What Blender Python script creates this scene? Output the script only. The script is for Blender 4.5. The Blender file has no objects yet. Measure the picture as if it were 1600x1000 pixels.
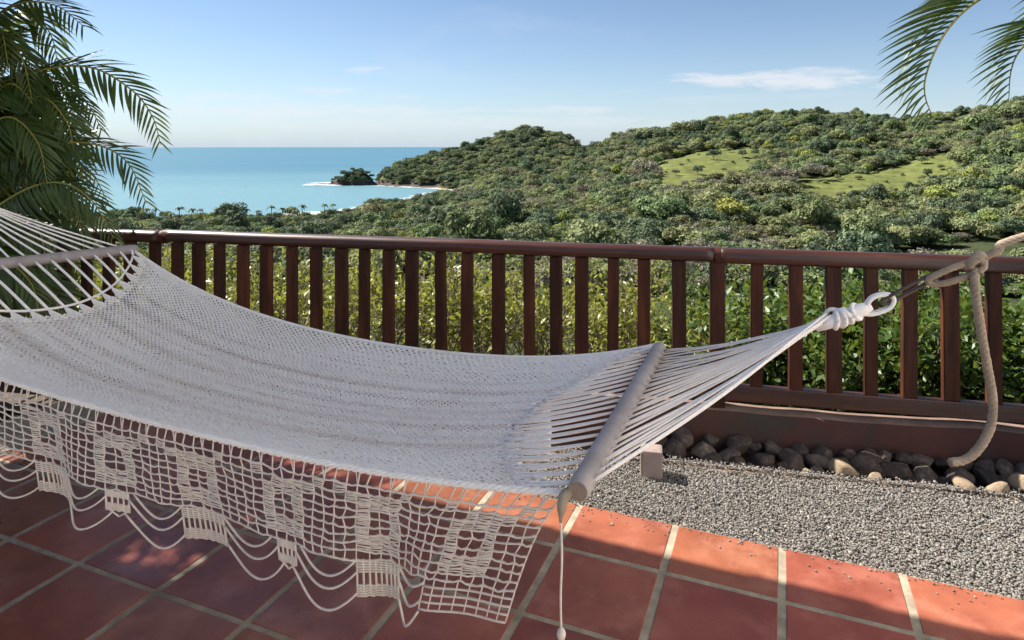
import bpy, math, random
import numpy as np
from mathutils import Vector, Matrix

# ------------------------------------------------------------------ camera, sky, sun, exposure
F, EX, EY, EH = 1027.0, 800.0, 226.0, 1.5        # focal length and eye level in 1600x1000 pixels, eye height in metres
sc = bpy.context.scene
cam_d = bpy.data.cameras.new('camera'); cam = bpy.data.objects.new('camera', cam_d)
sc.collection.objects.link(cam); sc.camera = cam
cam.location = (0, 0, EH); cam.rotation_euler = (math.radians(90), 0, 0)
cam_d.sensor_width = 36; cam_d.lens = 36 * F / 1600; cam_d.shift_y = -(500 - EY) / 1600
cam_d.clip_start = 0.05; cam_d.clip_end = 60000

SUN = np.array([-0.62, 0.35, 0.70]); SUN /= np.linalg.norm(SUN)
world = bpy.data.worlds.new('World'); sc.world = world; world.use_nodes = True
sun_l = bpy.data.lights.new('sun', 'SUN'); sun = bpy.data.objects.new('sun', sun_l)
sc.collection.objects.link(sun)
sun_l.energy = 4.5; sun_l.angle = math.radians(0.53); sun_l.color = (1.0, 0.94, 0.85)
sun.rotation_euler = Vector(SUN).to_track_quat('Z', 'Y').to_euler()
sc.view_settings.view_transform = 'Standard'; sc.view_settings.look = 'None'
sc.view_settings.exposure = 1.36; sc.view_settings.gamma = 1.0
SKY_STRENGTH = 0.051

def build_world():
    nt = world.node_tree; N = nt.nodes; L = nt.links; N.clear()
    out = N.new('ShaderNodeOutputWorld'); bg = N.new('ShaderNodeBackground')
    sky = N.new('ShaderNodeTexSky'); sky.sky_type = 'NISHITA'; sky.sun_disc = False
    sky.sun_elevation = math.asin(SUN[2]); sky.sun_rotation = math.atan2(SUN[0], SUN[1])
    sky.altitude = 60; sky.air_density = 0.82; sky.dust_density = 0.1; sky.ozone_density = 2.2
    bg.inputs['Strength'].default_value = SKY_STRENGTH
    tc = N.new('ShaderNodeTexCoord'); sp = N.new('ShaderNodeSeparateXYZ'); L.new(tc.outputs['Generated'], sp.inputs[0])
    def m(op, a, b=None, clamp=False):
        n = N.new('ShaderNodeMath'); n.operation = op; n.use_clamp = clamp
        for i, v in enumerate((a, b)):
            if v is None: continue
            if isinstance(v, (int, float)): n.inputs[i].default_value = v
            else: L.new(v, n.inputs[i])
        return n.outputs[0]
    # thin cirrus sheet 6 km up: project the direction on a horizontal plane
    zc = m('MAXIMUM', sp.outputs[2], 0.02)
    u = m('DIVIDE', sp.outputs[0], zc); v = m('DIVIDE', sp.outputs[1], zc)
    cb = N.new('ShaderNodeCombineXYZ'); L.new(u, cb.inputs[0]); L.new(v, cb.inputs[1])
    mp = N.new('ShaderNodeMapping'); mp.inputs['Scale'].default_value = (0.30, 0.22, 1); L.new(cb.outputs[0], mp.inputs[0])
    n1 = N.new('ShaderNodeTexNoise'); n1.inputs['Scale'].default_value = 1.0; n1.inputs['Detail'].default_value = 7; n1.inputs['Roughness'].default_value = 0.6
    n1.inputs['Distortion'].default_value = 0.8
    L.new(mp.outputs[0], n1.inputs['Vector'])
    base = m('MULTIPLY', m('SUBTRACT', n1.outputs[0], 0.52, True), 1.0)
    # single wisps at fixed bearings (tangent of azimuth, tangent of elevation)
    yc = m('MAXIMUM', sp.outputs[1], 0.05)
    tu = m('DIVIDE', sp.outputs[0], yc); tv = m('DIVIDE', sp.outputs[2], yc)
    cb2 = N.new('ShaderNodeCombineXYZ'); L.new(tu, cb2.inputs[0]); L.new(tv, cb2.inputs[1])
    mp2 = N.new('ShaderNodeMapping'); mp2.inputs['Scale'].default_value = (12, 75, 1); L.new(cb2.outputs[0], mp2.inputs[0])
    n2 = N.new('ShaderNodeTexNoise'); n2.inputs['Scale'].default_value = 1.0; n2.inputs['Detail'].default_value = 6; n2.inputs['Roughness'].default_value = 0.62
    n2.inputs['Distortion'].default_value = 0.4
    L.new(mp2.outputs[0], n2.inputs['Vector'])
    wob = m('MULTIPLY', m('SUBTRACT', n2.outputs[0], 0.5), 4.2)
    total = base
    for cu, cv, wu, wv, amp in ((0.41, 0.098, 0.165, 0.017, 1.0), (0.47, 0.112, 0.07, 0.008, 0.6), (-0.224, 0.113, 0.035, 0.008, 0.55), (-0.285, 0.08, 0.05, 0.012, 0.45),
                                (-0.33, 0.052, 0.30, 0.013, 0.60), (0.08, 0.053, 0.11, 0.007, 0.55), (-0.12, 0.034, 0.45, 0.012, 0.40), (-0.45, 0.072, 0.16, 0.009, 0.45)):
        du = m('DIVIDE', m('SUBTRACT', tu, cu), wu); dv = m('DIVIDE', m('SUBTRACT', tv, cv), wv)
        r = m('ADD', m('MULTIPLY', du, du), m('MULTIPLY', dv, dv))
        a = m('MULTIPLY', m('SUBTRACT', m('ADD', 1.0, wob), r, True), amp * 0.8)
        total = m('MAXIMUM', total, a)
    mx = N.new('ShaderNodeMix'); mx.data_type = 'RGBA'
    L.new(m('MINIMUM', total, 0.75), mx.inputs['Factor'])
    # rising brightness of thin cloud relative to the sky
    hz = N.new('ShaderNodeMix'); hz.data_type = 'RGBA'; hz.inputs['B'].default_value = (4.1, 5.05, 6.05, 1); L.new(sky.outputs[0], hz.inputs['A'])
    el = m('MAXIMUM', sp.outputs[2], 0.0); L.new(m('MULTIPLY', m('POWER', 2.718, m('MULTIPLY', el, -14.0)), 0.88), hz.inputs['Factor'])
    L.new(hz.outputs['Result'], mx.inputs['A']); mx.inputs['B'].default_value = (6.6, 6.8, 7.2, 1)
    L.new(mx.outputs['Result'], bg.inputs['Color']); L.new(bg.outputs[0], out.inputs[0])
build_world()

# ------------------------------------------------------------------ helpers
rng = np.random.default_rng(7); random.seed(7)
ORD = 'first second third fourth fifth sixth seventh eighth ninth tenth eleventh twelfth thirteenth fourteenth fifteenth sixteenth seventeenth eighteenth nineteenth twentieth'.split()
def nth(i): return ORD[i] if i < 20 else 'twenty ' + ORD[i - 20]
COL = sc.collection
def P(px, py, d):                                   # a point of the place seen at pixel (px, py), d metres in front of the eye
    return np.array([(px - EX) / F * d, d, EH - (py - EY) / F * d])
def new_mesh(name, V, Q=None, T=None, mats=(), smooth=False, tint=None, mi=None):
    V = np.asarray(V, np.float32).reshape(-1, 3)
    Q = np.zeros((0, 4), np.int32) if Q is None or len(Q) == 0 else np.asarray(Q, np.int32).reshape(-1, 4)
    T = np.zeros((0, 3), np.int32) if T is None or len(T) == 0 else np.asarray(T, np.int32).reshape(-1, 3)
    me = bpy.data.meshes.new(name)
    me.vertices.add(len(V)); me.vertices.foreach_set('co', V.ravel())
    nl = Q.size + T.size; me.loops.add(nl)
    me.loops.foreach_set('vertex_index', np.concatenate([Q.ravel(), T.ravel()]))
    npoly = len(Q) + len(T); me.polygons.add(npoly)
    st = np.concatenate([np.arange(len(Q)) * 4, Q.size + np.arange(len(T)) * 3]).astype(np.int32)
    me.polygons.foreach_set('loop_start', st)
    if smooth: me.polygons.foreach_set('use_smooth', np.ones(npoly, bool))
    if mi is not None: me.polygons.foreach_set('material_index', np.asarray(mi, np.int32))
    for m in mats: me.materials.append(m)
    if tint is not None:
        a = me.attributes.new('tint', 'FLOAT', 'POINT'); a.data.foreach_set('value', np.asarray(tint, np.float32))
    me.update(calc_edges=True); me.validate()
    return me
def ob(name, me, parent=None, loc=None, label=None, cat=None, group=None, kind=None):
    o = bpy.data.objects.new(name, me); COL.objects.link(o)
    if loc is not None: o.location = loc
    if parent is not None: o.parent = parent
    if label: o['label'] = label
    if cat: o['category'] = cat
    if group: o['group'] = group
    if kind: o['kind'] = kind
    return o
class MB:
    def __init__(s): s.V = []; s.Q = []; s.T = []; s.t = []; s.n = 0
    def add(s, V, Q=None, T=None, tint=0.5):
        V = np.asarray(V, float).reshape(-1, 3)
        if Q is not None and len(Q): s.Q.append(np.asarray(Q).reshape(-1, 4) + s.n)
        if T is not None and len(T): s.T.append(np.asarray(T).reshape(-1, 3) + s.n)
        s.V.append(V); s.t.append(np.full(len(V), tint) if np.isscalar(tint) else np.asarray(tint)); s.n += len(V)
    def mesh(s, name, mats, smooth=False):
        return new_mesh(name, np.concatenate(s.V), np.concatenate(s.Q) if s.Q else None, np.concatenate(s.T) if s.T else None, mats, smooth, np.concatenate(s.t))
    def tube(s, pts, r, sides=6, caps=True, tint=0.5):
        V, Q, T = tube(pts, r, sides, caps); s.add(V, Q, T, tint)
def tube(pts, r, sides=6, caps=True):
    pts = np.asarray(pts, float); n = len(pts)
    r = np.full(n, r) if np.isscalar(r) else np.asarray(r, float)
    tg = np.gradient(pts, axis=0); tg /= np.linalg.norm(tg, axis=1)[:, None] + 1e-12
    ref = np.array([0, 0, 1.0]) if abs(tg[:, 2]).mean() < 0.8 else np.array([1.0, 0, 0])
    a = np.cross(tg, ref); bad = np.linalg.norm(a, axis=1) < 1e-3
    a[bad] = np.cross(tg[bad], [0.3, 0.9, 0.1]); a /= np.linalg.norm(a, axis=1)[:, None]
    for i in range(1, n):                            # keep the frame from flipping
        v = a[i - 1] - tg[i] * np.dot(a[i - 1], tg[i]); l = np.linalg.norm(v)
        if l > 1e-6: a[i] = v / l
    b = np.cross(tg, a)
    th = np.arange(sides) / sides * 2 * math.pi
    V = pts[:, None] + r[:, None, None] * (np.cos(th)[None, :, None] * a[:, None] + np.sin(th)[None, :, None] * b[:, None])
    i = np.arange(n - 1)[:, None] * sides; j = np.arange(sides)[None]; k = (j + 1) % sides
    Q = np.stack([i + j, i + k, i + sides + k, i + sides + j], -1).reshape(-1, 4)
    V = V.reshape(-1, 3); T = None
    if caps:
        V = np.concatenate([V, pts[:1], pts[-1:]]); c0, c1 = n * sides, n * sides + 1; jj = np.arange(sides); kk = (jj + 1) % sides
        T = np.concatenate([np.stack([np.full(sides, c0), kk, jj], -1), np.stack([np.full(sides, c1), (n - 1) * sides + jj, (n - 1) * sides + kk], -1)])
    return V, Q, T
def spline(ctrl, n):                                 # Catmull-Rom through the control points
    c = np.asarray(ctrl, float); c = np.vstack([2 * c[0] - c[1], c, 2 * c[-1] - c[-2]])
    m = len(c) - 3; u = np.linspace(0, m - 1e-9, n); i = u.astype(int); f = (u - i)[:, None]
    p0, p1, p2, p3 = c[i], c[i + 1], c[i + 2], c[i + 3]
    return 0.5 * (2 * p1 + (p2 - p0) * f + (2 * p0 - 5 * p1 + 4 * p2 - p3) * f ** 2 + (3 * p1 - p0 - 3 * p2 + p3) * f ** 3)
def bevel_box(sx, sy, sz, b):                        # box centred at the origin, chamfered edges
    import bmesh
    bm = bmesh.new(); bmesh.ops.create_cube(bm, size=1)
    for v in bm.verts: v.co = (v.co.x * sx, v.co.y * sy, v.co.z * sz)
    if b: bmesh.ops.bevel(bm, geom=bm.edges[:], offset=b, segments=2, profile=0.6, affect='EDGES')
    me = bpy.data.meshes.new('box'); bm.to_mesh(me); bm.free()
    for p in me.polygons: p.use_smooth = False
    return me
def vnoise(x, y, seed=0):                            # smooth value noise
    r = np.random.default_rng(seed); G = r.random((64, 64))
    xi = np.floor(x).astype(int); yi = np.floor(y).astype(int); fx = x - xi; fy = y - yi
    fx = fx * fx * (3 - 2 * fx); fy = fy * fy * (3 - 2 * fy)
    g = lambda a, b: G[a % 64, b % 64]
    return (g(xi, yi) * (1 - fx) + g(xi + 1, yi) * fx) * (1 - fy) + (g(xi, yi + 1) * (1 - fx) + g(xi + 1, yi + 1) * fx) * fy
def fbm(x, y, seed=0, o=4):
    return sum(vnoise(x * 2 ** k, y * 2 ** k, seed + k) * 0.5 ** k for k in range(o)) / sum(0.5 ** k for k in range(o))

# ------------------------------------------------------------------ materials
def mat(name, c1, c2=None, scale=8.0, rough=0.7, bump=0.0, bscale=None, rnd=0.0, detail=6, spec=0.4, mask=(0.35, 0.65), coord='Object', c3=None, c3mask=(0.6, 0.75), c3scale=2.0, tint=0.0, stretch=(1, 1, 1), rrange=0.0, transl=0.0, hue=0.0, tc=None, coat=0.0):
    m = bpy.data.materials.new(name); m.use_nodes = True; nt = m.node_tree; N = nt.nodes; L = nt.links
    b = N['Principled BSDF']; out = N['Material Output']
    tx = N.new('ShaderNodeTexCoord'); mp = N.new('ShaderNodeMapping'); mp.inputs['Scale'].default_value = stretch
    oi = N.new('ShaderNodeObjectInfo')
    L.new(tx.outputs[coord], mp.inputs['Vector'])
    # shift the pattern per object so that copies differ
    vm = N.new('ShaderNodeVectorMath'); vm.operation = 'SCALE'; vm.inputs[0].default_value = (37, 91, 53); L.new(oi.outputs['Random'], vm.inputs['Scale'])
    L.new(vm.outputs[0], mp.inputs['Location'])
    def noise(s, d=detail):
        n = N.new('ShaderNodeTexNoise'); n.inputs['Scale'].default_value = s; n.inputs['Detail'].default_value = d; n.inputs['Roughness'].default_value = 0.6
        L.new(mp.outputs[0], n.inputs['Vector']); return n.outputs[0]
    def ramp(v, lo, hi):
        r = N.new('ShaderNodeMapRange'); r.inputs['From Min'].default_value = lo; r.inputs['From Max'].default_value = hi; L.new(v, r.inputs['Value']); return r.outputs[0]
    def mix(f, a, c):
        x = N.new('ShaderNodeMix'); x.data_type = 'RGBA'
        if isinstance(f, float): x.inputs['Factor'].default_value = f
        else: L.new(f, x.inputs['Factor'])
        for s, v in (('A', a), ('B', c)):
            if isinstance(v, tuple): x.inputs[s].default_value = (*v, 1)
            else: L.new(v, x.inputs[s])
        return x.outputs['Result']
    nz = noise(scale)
    col = mix(ramp(nz, *mask), c1, c2) if c2 else mix(0.0, c1, c1)
    if c3: col = mix(ramp(noise(c3scale), *c3mask), col, c3)
    if tint:
        at = N.new('ShaderNodeAttribute'); at.attribute_name = 'tint'
        x = N.new('ShaderNodeHueSaturation'); L.new(col, x.inputs['Color'])
        r = N.new('ShaderNodeMapRange'); r.inputs['To Min'].default_value = 1 - tint; r.inputs['To Max'].default_value = 1 + tint
        L.new(at.outputs['Fac'], r.inputs['Value']); L.new(r.outputs[0], x.inputs['Value']); col = x.outputs[0]
    if rnd or hue:
        x = N.new('ShaderNodeHueSaturation'); L.new(col, x.inputs['Color'])
        r = N.new('ShaderNodeMapRange'); r.inputs['To Min'].default_value = 1 - rnd; r.inputs['To Max'].default_value = 1 + rnd
        L.new(oi.outputs['Random'], r.inputs['Value']); L.new(r.outputs[0], x.inputs['Value'])
        if hue:
            w = N.new('ShaderNodeMath'); w.operation = 'FRACT'; w2 = N.new('ShaderNodeMath'); w2.operation = 'MULTIPLY'; w2.inputs[1].default_value = 7.31
            L.new(oi.outputs['Random'], w2.inputs[0]); L.new(w2.outputs[0], w.inputs[0])
            r2 = N.new('ShaderNodeMapRange'); r2.inputs['To Min'].default_value = 0.5 - hue; r2.inputs['To Max'].default_value = 0.5 + hue
            L.new(w.outputs[0], r2.inputs['Value']); L.new(r2.outputs[0], x.inputs['Hue'])
        col = x.outputs[0]
    L.new(col, b.inputs['Base Color'])
    b.inputs['Roughness'].default_value = rough; b.inputs['Specular IOR Level'].default_value = spec
    if coat: b.inputs['Coat Weight'].default_value = coat; b.inputs['Coat Roughness'].default_value = 0.25
    if rrange:
        r = N.new('ShaderNodeMapRange'); r.inputs['To Min'].default_value = rough - rrange; r.inputs['To Max'].default_value = rough + rrange
        r.inputs['From Min'].default_value = 0.3; r.inputs['From Max'].default_value = 0.7
        L.new(noise(scale * 0.7), r.inputs['Value']); L.new(r.outputs[0], b.inputs['Roughness'])
    if bump:
        bp = N.new('ShaderNodeBump'); bp.inputs['Strength'].default_value = 1.0; bp.inputs['Distance'].default_value = bump
        L.new(noise(bscale or scale * 3, 5), bp.inputs['Height']); L.new(bp.outputs[0], b.inputs['Normal'])
    if transl:
        t = N.new('ShaderNodeBsdfTranslucent'); ms = N.new('ShaderNodeMixShader'); ms.inputs[0].default_value = transl
        if tc: L.new(mix(0.6, col, tc), t.inputs[0])
        else: L.new(col, t.inputs[0])
        L.new(b.outputs[0], ms.inputs[1]); L.new(t.outputs[0], ms.inputs[2]); L.new(ms.outputs[0], out.inputs[0])
    return m
M = {}
M['tile'] = mat('terracotta_tile', (0.19, 0.054, 0.029), (0.285, 0.090, 0.048), 4.0, 0.36, 0.0012, 9, rnd=0.2, c3=(0.36, 0.145, 0.092), c3mask=(0.48, 0.8), c3scale=7, rrange=0.14, hue=0.008, spec=0.5)
M['grout'] = mat('grout', (0.40, 0.335, 0.245), (0.25, 0.21, 0.155), 16, 0.9, 0.002, 60, c3=(0.20, 0.165, 0.12), c3mask=(0.48, 0.7), c3scale=7)
M['wood'] = mat('stained_wood', (0.020, 0.0060, 0.0032), (0.058, 0.0150, 0.0060), 6, 0.62, 0.002, 30, rnd=0.3, stretch=(3, 3, 0.35), rrange=0.1, spec=0.25, c3=(0.115, 0.034, 0.013), c3mask=(0.5, 0.8), c3scale=5)
M['rail'] = mat('varnished_rail', (0.030, 0.0085, 0.005), (0.068, 0.018, 0.009), 5, 0.42, 0.0015, 25, stretch=(0.3, 3, 3), rrange=0.1, spec=0.5, c3=(0.14, 0.065, 0.045), c3mask=(0.6, 0.85), c3scale=11, coat=0.22)
M['wall'] = mat('painted_plaster', (0.095, 0.034, 0.024), (0.060, 0.026, 0.020), 4, 0.85, 0.006, 14, c3=(0.045, 0.038, 0.032), c3mask=(0.5, 0.7), c3scale=3)
M['walltop'] = mat('worn_plaster_cap', (0.27, 0.18, 0.135), (0.17, 0.105, 0.08), 6, 0.9, 0.004, 20)
M['edging'] = mat('pale_concrete', (0.30, 0.215, 0.155), (0.17, 0.12, 0.09), 14, 0.95, 0.012, 40, c3=(0.36, 0.30, 0.24), c3mask=(0.5, 0.7), c3scale=8)
M['soil'] = mat('soil', (0.12, 0.085, 0.06), (0.07, 0.055, 0.04), 6, 0.95, 0.02, 12)
M['gravelbase'] = mat('gravel_sand', (0.16, 0.14, 0.115), (0.10, 0.09, 0.075), 40, 0.95, 0.004, 90)
M['pebble'] = mat('pebble', (0.245, 0.225, 0.205), (0.17, 0.155, 0.14), 25, 0.85, rnd=0.40, hue=0.02)
M['pebble_pale'] = mat('pebble_pale', (0.40, 0.36, 0.30), (0.30, 0.27, 0.22), 25, 0.85, rnd=0.3)
M['rock'] = mat('river_stone', (0.135, 0.098, 0.078), (0.072, 0.054, 0.046), 7, 0.85, 0.006, 22, rnd=0.5, hue=0.015, c3=(0.22, 0.175, 0.14), c3mask=(0.55, 0.75), c3scale=4)
M['rock_tan'] = mat('tan_stone', (0.42, 0.31, 0.20), (0.32, 0.235, 0.16), 7, 0.85, 0.006, 22, rnd=0.12)
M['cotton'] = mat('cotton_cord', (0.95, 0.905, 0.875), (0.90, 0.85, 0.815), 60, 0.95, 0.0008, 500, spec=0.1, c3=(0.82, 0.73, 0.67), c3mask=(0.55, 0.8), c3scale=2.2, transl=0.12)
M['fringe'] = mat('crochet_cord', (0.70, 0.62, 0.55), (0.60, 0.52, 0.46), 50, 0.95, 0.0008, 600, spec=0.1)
M['barwood'] = mat('weathered_bar', (0.33, 0.295, 0.295), (0.25, 0.215, 0.21), 7, 0.6, 0.001, 30, stretch=(0.4, 3, 3), c3=(0.36, 0.28, 0.25), c3mask=(0.55, 0.8), c3scale=5)
M['endgrain'] = mat('bar_end_grain', (0.25, 0.18, 0.14), (0.16, 0.115, 0.09), 30, 0.7, 0.001, 60)
M['rope'] = mat('braided_rope', (0.36, 0.285, 0.215), (0.27, 0.21, 0.155), 40, 0.9, 0.002, 260, spec=0.15)
M['iron'] = mat('dark_iron', (0.045, 0.04, 0.037), (0.08, 0.055, 0.04), 30, 0.5, 0.0006, 120)
M['concrete'] = mat('pinkish_concrete', (0.33, 0.25, 0.225), (0.25, 0.19, 0.17), 10, 0.9, 0.003, 40)
M['roof'] = mat('roof_boards', (0.62, 0.56, 0.48), (0.52, 0.46, 0.39), 5, 0.7)
M['plaster'] = mat('bounce_plaster', (0.88, 0.865, 0.83), (0.85, 0.83, 0.79), 3, 0.85)
M['palm'] = mat('palm_leaf', (0.038, 0.066, 0.017), (0.070, 0.105, 0.024), 6, 0.38, rnd=0.25, tint=0.4, transl=0.26, tc=(0.22, 0.27, 0.03), hue=0.015)
M['palm_y'] = mat('palm_leaf_yellowing', (0.20, 0.22, 0.035), (0.30, 0.27, 0.05), 6, 0.4, rnd=0.2, tint=0.3, transl=0.35, tc=(0.40, 0.36, 0.05))
M['rachis'] = mat('palm_midrib', (0.22, 0.20, 0.035), (0.30, 0.24, 0.05), 8, 0.45)
M['palmstem'] = mat('palm_stem', (0.10, 0.12, 0.05), (0.16, 0.13, 0.08), 10, 0.7)
M['leaf_y'] = mat('shrub_leaf_yellowgreen', (0.17, 0.20, 0.036), (0.31, 0.30, 0.065), 5, 0.40, tint=0.5, transl=0.38, tc=(0.38, 0.40, 0.05))
M['leaf_g'] = mat('shrub_leaf_glossy', (0.045, 0.092, 0.020), (0.095, 0.15, 0.03), 5, 0.42, tint=0.5, transl=0.3, tc=(0.27, 0.34, 0.04), spec=0.35)
M['twig'] = mat('twig_bark', (0.24, 0.195, 0.15), (0.13, 0.10, 0.08), 14, 0.9, 0.002, 60)
M['bark'] = mat('bark', (0.17, 0.14, 0.11), (0.10, 0.08, 0.065), 2, 0.9)
def crown_mat(name, a, b, rnd=0.25, hue=0.02, tr=0.22): return mat(name, a, b, 0.5, 0.75, rnd=rnd, hue=hue, tint=0.32, transl=tr, spec=0.2)
M['crown_a'] = crown_mat('canopy_green', (0.160, 0.210, 0.092), (0.210, 0.255, 0.110))
M['crown_b'] = crown_mat('canopy_dark', (0.105, 0.148, 0.085), (0.15, 0.192, 0.105))
M['crown_c'] = crown_mat('canopy_grey_dry', (0.185, 0.175, 0.125), (0.235, 0.215, 0.155))
M['crown_d'] = crown_mat('canopy_yellowgreen', (0.23, 0.26, 0.065), (0.30, 0.32, 0.09))
M['crown_e'] = crown_mat('canopy_olive', (0.185, 0.205, 0.092), (0.235, 0.25, 0.115))

# ------------------------------------------------------------------ terrain, sea
SEA = -58.5                                          # sea level; the eye stands 60 m above it
near = [(0.3, -1.60), (5.5, -1.9), (9, -3.2), (16, -6.5), (40, -17), (100, -33), (200, -46)]
cols = {                                            # bearing (pixel column) -> (distance, height relative to the eye)
 -1200: [(280, -52), (400, -56), (505, -58.6), (540, -61), (700, -66)],
  450: [(280, -52), (400, -55.5), (510, -58.6), (545, -61), (700, -66)],
  560: [(280, -52), (430, -55), (560, -58.6), (600, -61), (700, -65), (1500, -66)],
  585: [(280, -52), (450, -55), (590, -58.8), (620, -61), (700, -64), (950, -62), (1100, -62), (1500, -66)],
  600: [(280, -52), (450, -55), (605, -58.8), (635, -61), (700, -63), (950, -61), (972, -57), (985, -46), (1040, -42), (1100, -52), (1150, -62), (1500, -66)],
  640: [(280, -52), (450, -54), (635, -58.8), (665, -61), (740, -62), (930, -60.6), (948, -57), (965, -46), (1060, -30), (1150, -48), (1220, -62), (1500, -66)],
  680: [(280, -52), (450, -54), (690, -58.6), (725, -60.8), (800, -61), (900, -60.3), (922, -57), (945, -45), (1090, -20), (1180, -42), (1260, -62), (1500, -66)],
  710: [(280, -51), (450, -53), (740, -58), (790, -60.5), (860, -60.5), (882, -58), (910, -48), (1100, -13), (1200, -35), (1290, -62), (1500, -66)],
  735: [(280, -51), (450, -52), (700, -56), (800, -57), (880, -54), (930, -42), (1110, -7), (1220, -30), (1330, -62), (1500, -66)],
  780: [(280, -50), (450, -50), (700, -49), (850, -42), (950, -27), (1120, 9), (1240, -20), (1400, -62), (1500, -64)],
  830: [(280, -49), (450, -48), (700, -43), (850, -32), (950, -14), (1120, 25), (1250, -10), (1450, -62)],
  875: [(280, -48), (450, -46), (700, -40), (850, -30), (960, -15), (1110, 12), (1250, -15), (1450, -62)],
  915: [(280, -48), (450, -44), (650, -37), (800, -31), (950, -22), (1080, -17), (1250, -28), (1450, -50)],
  980: [(280, -47), (450, -40), (600, -31), (750, -15), (900, 6), (960, 10), (1200, -5), (1450, -30)],
 1040: [(280, -46), (400, -36.5), (480, -30), (540, -20), (600, -14), (640, -15), (720, -6), (880, 15), (1000, 10), (1450, -20)],
 1110: [(280, -45), (400, -35), (480, -28), (560, -15), (620, -8), (660, -9), (720, 0), (850, 25), (1000, 15), (1450, -20)],
 1180: [(280, -45), (400, -34), (480, -27), (560, -16), (640, -6), (720, 10), (800, 31), (950, 25), (1450, -10)],
 1270: [(280, -45), (370, -35), (410, -30), (450, -25), (480, -26), (560, -15), (640, 5), (760, 34), (900, 30), (1450, 0)],
 1340: [(280, -44), (370, -34), (420, -27), (470, -20.5), (500, -22), (560, -12), (640, 8), (730, 26), (900, 20), (1450, 0)],
 1400: [(280, -43), (370, -33), (430, -27), (510, -15), (540, -16.5), (590, -10), (700, 20), (900, 15), (1450, 0)],
 1475: [(280, -41), (370, -30), (430, -24), (520, -7), (545, -8), (600, 4), (680, 25), (900, 25), (1450, 10)],
 1540: [(280, -39), (370, -26), (450, -12), (540, 6), (650, 29), (900, 30), (1450, 10)],
 1600: [(280, -38), (370, -24), (450, -9), (520, 8), (620, 36), (900, 45), (1450, 20)],
 2800: [(280, -38), (370, -24), (450, -9), (520, 8), (620, 40), (900, 60), (1450, 30)],
}
CX = np.array(sorted(cols)); 
GD = np.concatenate([np.geomspace(0.3, 250, 70), np.arange(256, 900, 5.0), np.arange(900, 1160, 4.0), np.arange(1160, 1460, 12.0)])
PROF = np.array([np.interp(GD, *np.array(near + cols[c]).T) for c in CX])
GX = np.concatenate([np.linspace(-1200, 440, 90), np.arange(446, 770, 3.0), np.linspace(775, 1640, 150), np.linspace(1660, 2800, 40)])
def smooth_cols(x):                                  # smooth interpolation across bearings
    i = np.clip(np.searchsorted(CX, x) - 1, 0, len(CX) - 2); f = np.clip((x - CX[i]) / (CX[i + 1] - CX[i]), 0, 1)
    return i, f * f * (3 - 2 * f) * 0.6 + f * 0.4
gi, gf = smooth_cols(GX)
Z = PROF[gi] * (1 - gf)[:, None] + PROF[gi + 1] * gf[:, None]
XX = ((GX - EX) / F)[:, None] * GD[None]; YY = np.broadcast_to(GD[None], XX.shape).copy()
amp = np.clip((GD - 120) / 300, 0, 1)[None] * np.clip((Z + 58.2) / 8, 0, 1)
Z = Z + (fbm(XX / 70 + 40, YY / 70 + 40, 3) - 0.5) * 9 * amp + (fbm(XX / 25 + 11, YY / 25 + 11, 9) - 0.5) * 3 * amp
# sea stack off the point, and the low reef that joins it
def mound(px, d, h, rx, ry, p=2.0):
    x0 = (px - EX) / F * d; r = ((XX - x0) / rx) ** 2 + ((YY - d) / ry) ** 2
    return -61 + (h + 1) * np.clip(1 - r, 0, 1) ** (1 / p)
for a in ((557, 990, 21, 27, 22, 1.6), (548, 985, 10, 32, 20, 2.5), (520, 982, 1.9, 34, 8, 3), (590, 985, 3.5, 38, 12, 3), (566, 995, 15, 16, 16, 2)):
    Z = np.maximum(Z, mound(*a) + (fbm(XX / 9 + 3, YY / 9 + 5, 21) - 0.5) * 3 * (a[2] > 5))
# terrace platform: level in front of the fence, falling away behind it
nf = 0.21 * XX + 0.978 * YY
Z = np.where(nf < 3.9, -1.62, np.where(GD[None] < 14, np.minimum(Z, -1.62 - np.clip(nf - 3.9, 0, 9) * 0.22), Z))
ZT = Z + EH
def ground_z(x, y):                                  # height of the terrain under a point
    px = EX + x / y * F
    i = np.clip(np.searchsorted(GX, px) - 1, 0, len(GX) - 2); j = np.clip(np.searchsorted(GD, y) - 1, 0, len(GD) - 2)
    fx = np.clip((px - GX[i]) / (GX[i + 1] - GX[i]), 0, 1); fy = np.clip((y - GD[j]) / (GD[j + 1] - GD[j]), 0, 1)
    return (ZT[i, j] * (1 - fx) + ZT[i + 1, j] * fx) * (1 - fy) + (ZT[i, j + 1] * (1 - fx) + ZT[i + 1, j + 1] * fx) * fy
def in_poly(x, y, poly):
    poly = np.array(poly, float); r = np.zeros(np.shape(x), bool)
    for (x1, y1), (x2, y2) in zip(poly, np.roll(poly, -1, 0)):
        c = ((y1 > y) != (y2 > y)) & (x < (x2 - x1) * (y - y1) / (y2 - y1 + 1e-9) + x1); r ^= c
    return r
PAST1 = [(1028, 470), (1018, 600), (1045, 635), (1100, 675), (1185, 665), (1195, 600), (1180, 530), (1125, 480), (1070, 455)]   # bearing, distance
PAST2 = [(1215, 418), (1270, 466), (1340, 488), (1400, 526), (1475, 552), (1500, 530), (1495, 460), (1440, 425), (1360, 402), (1290, 396)]
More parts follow.
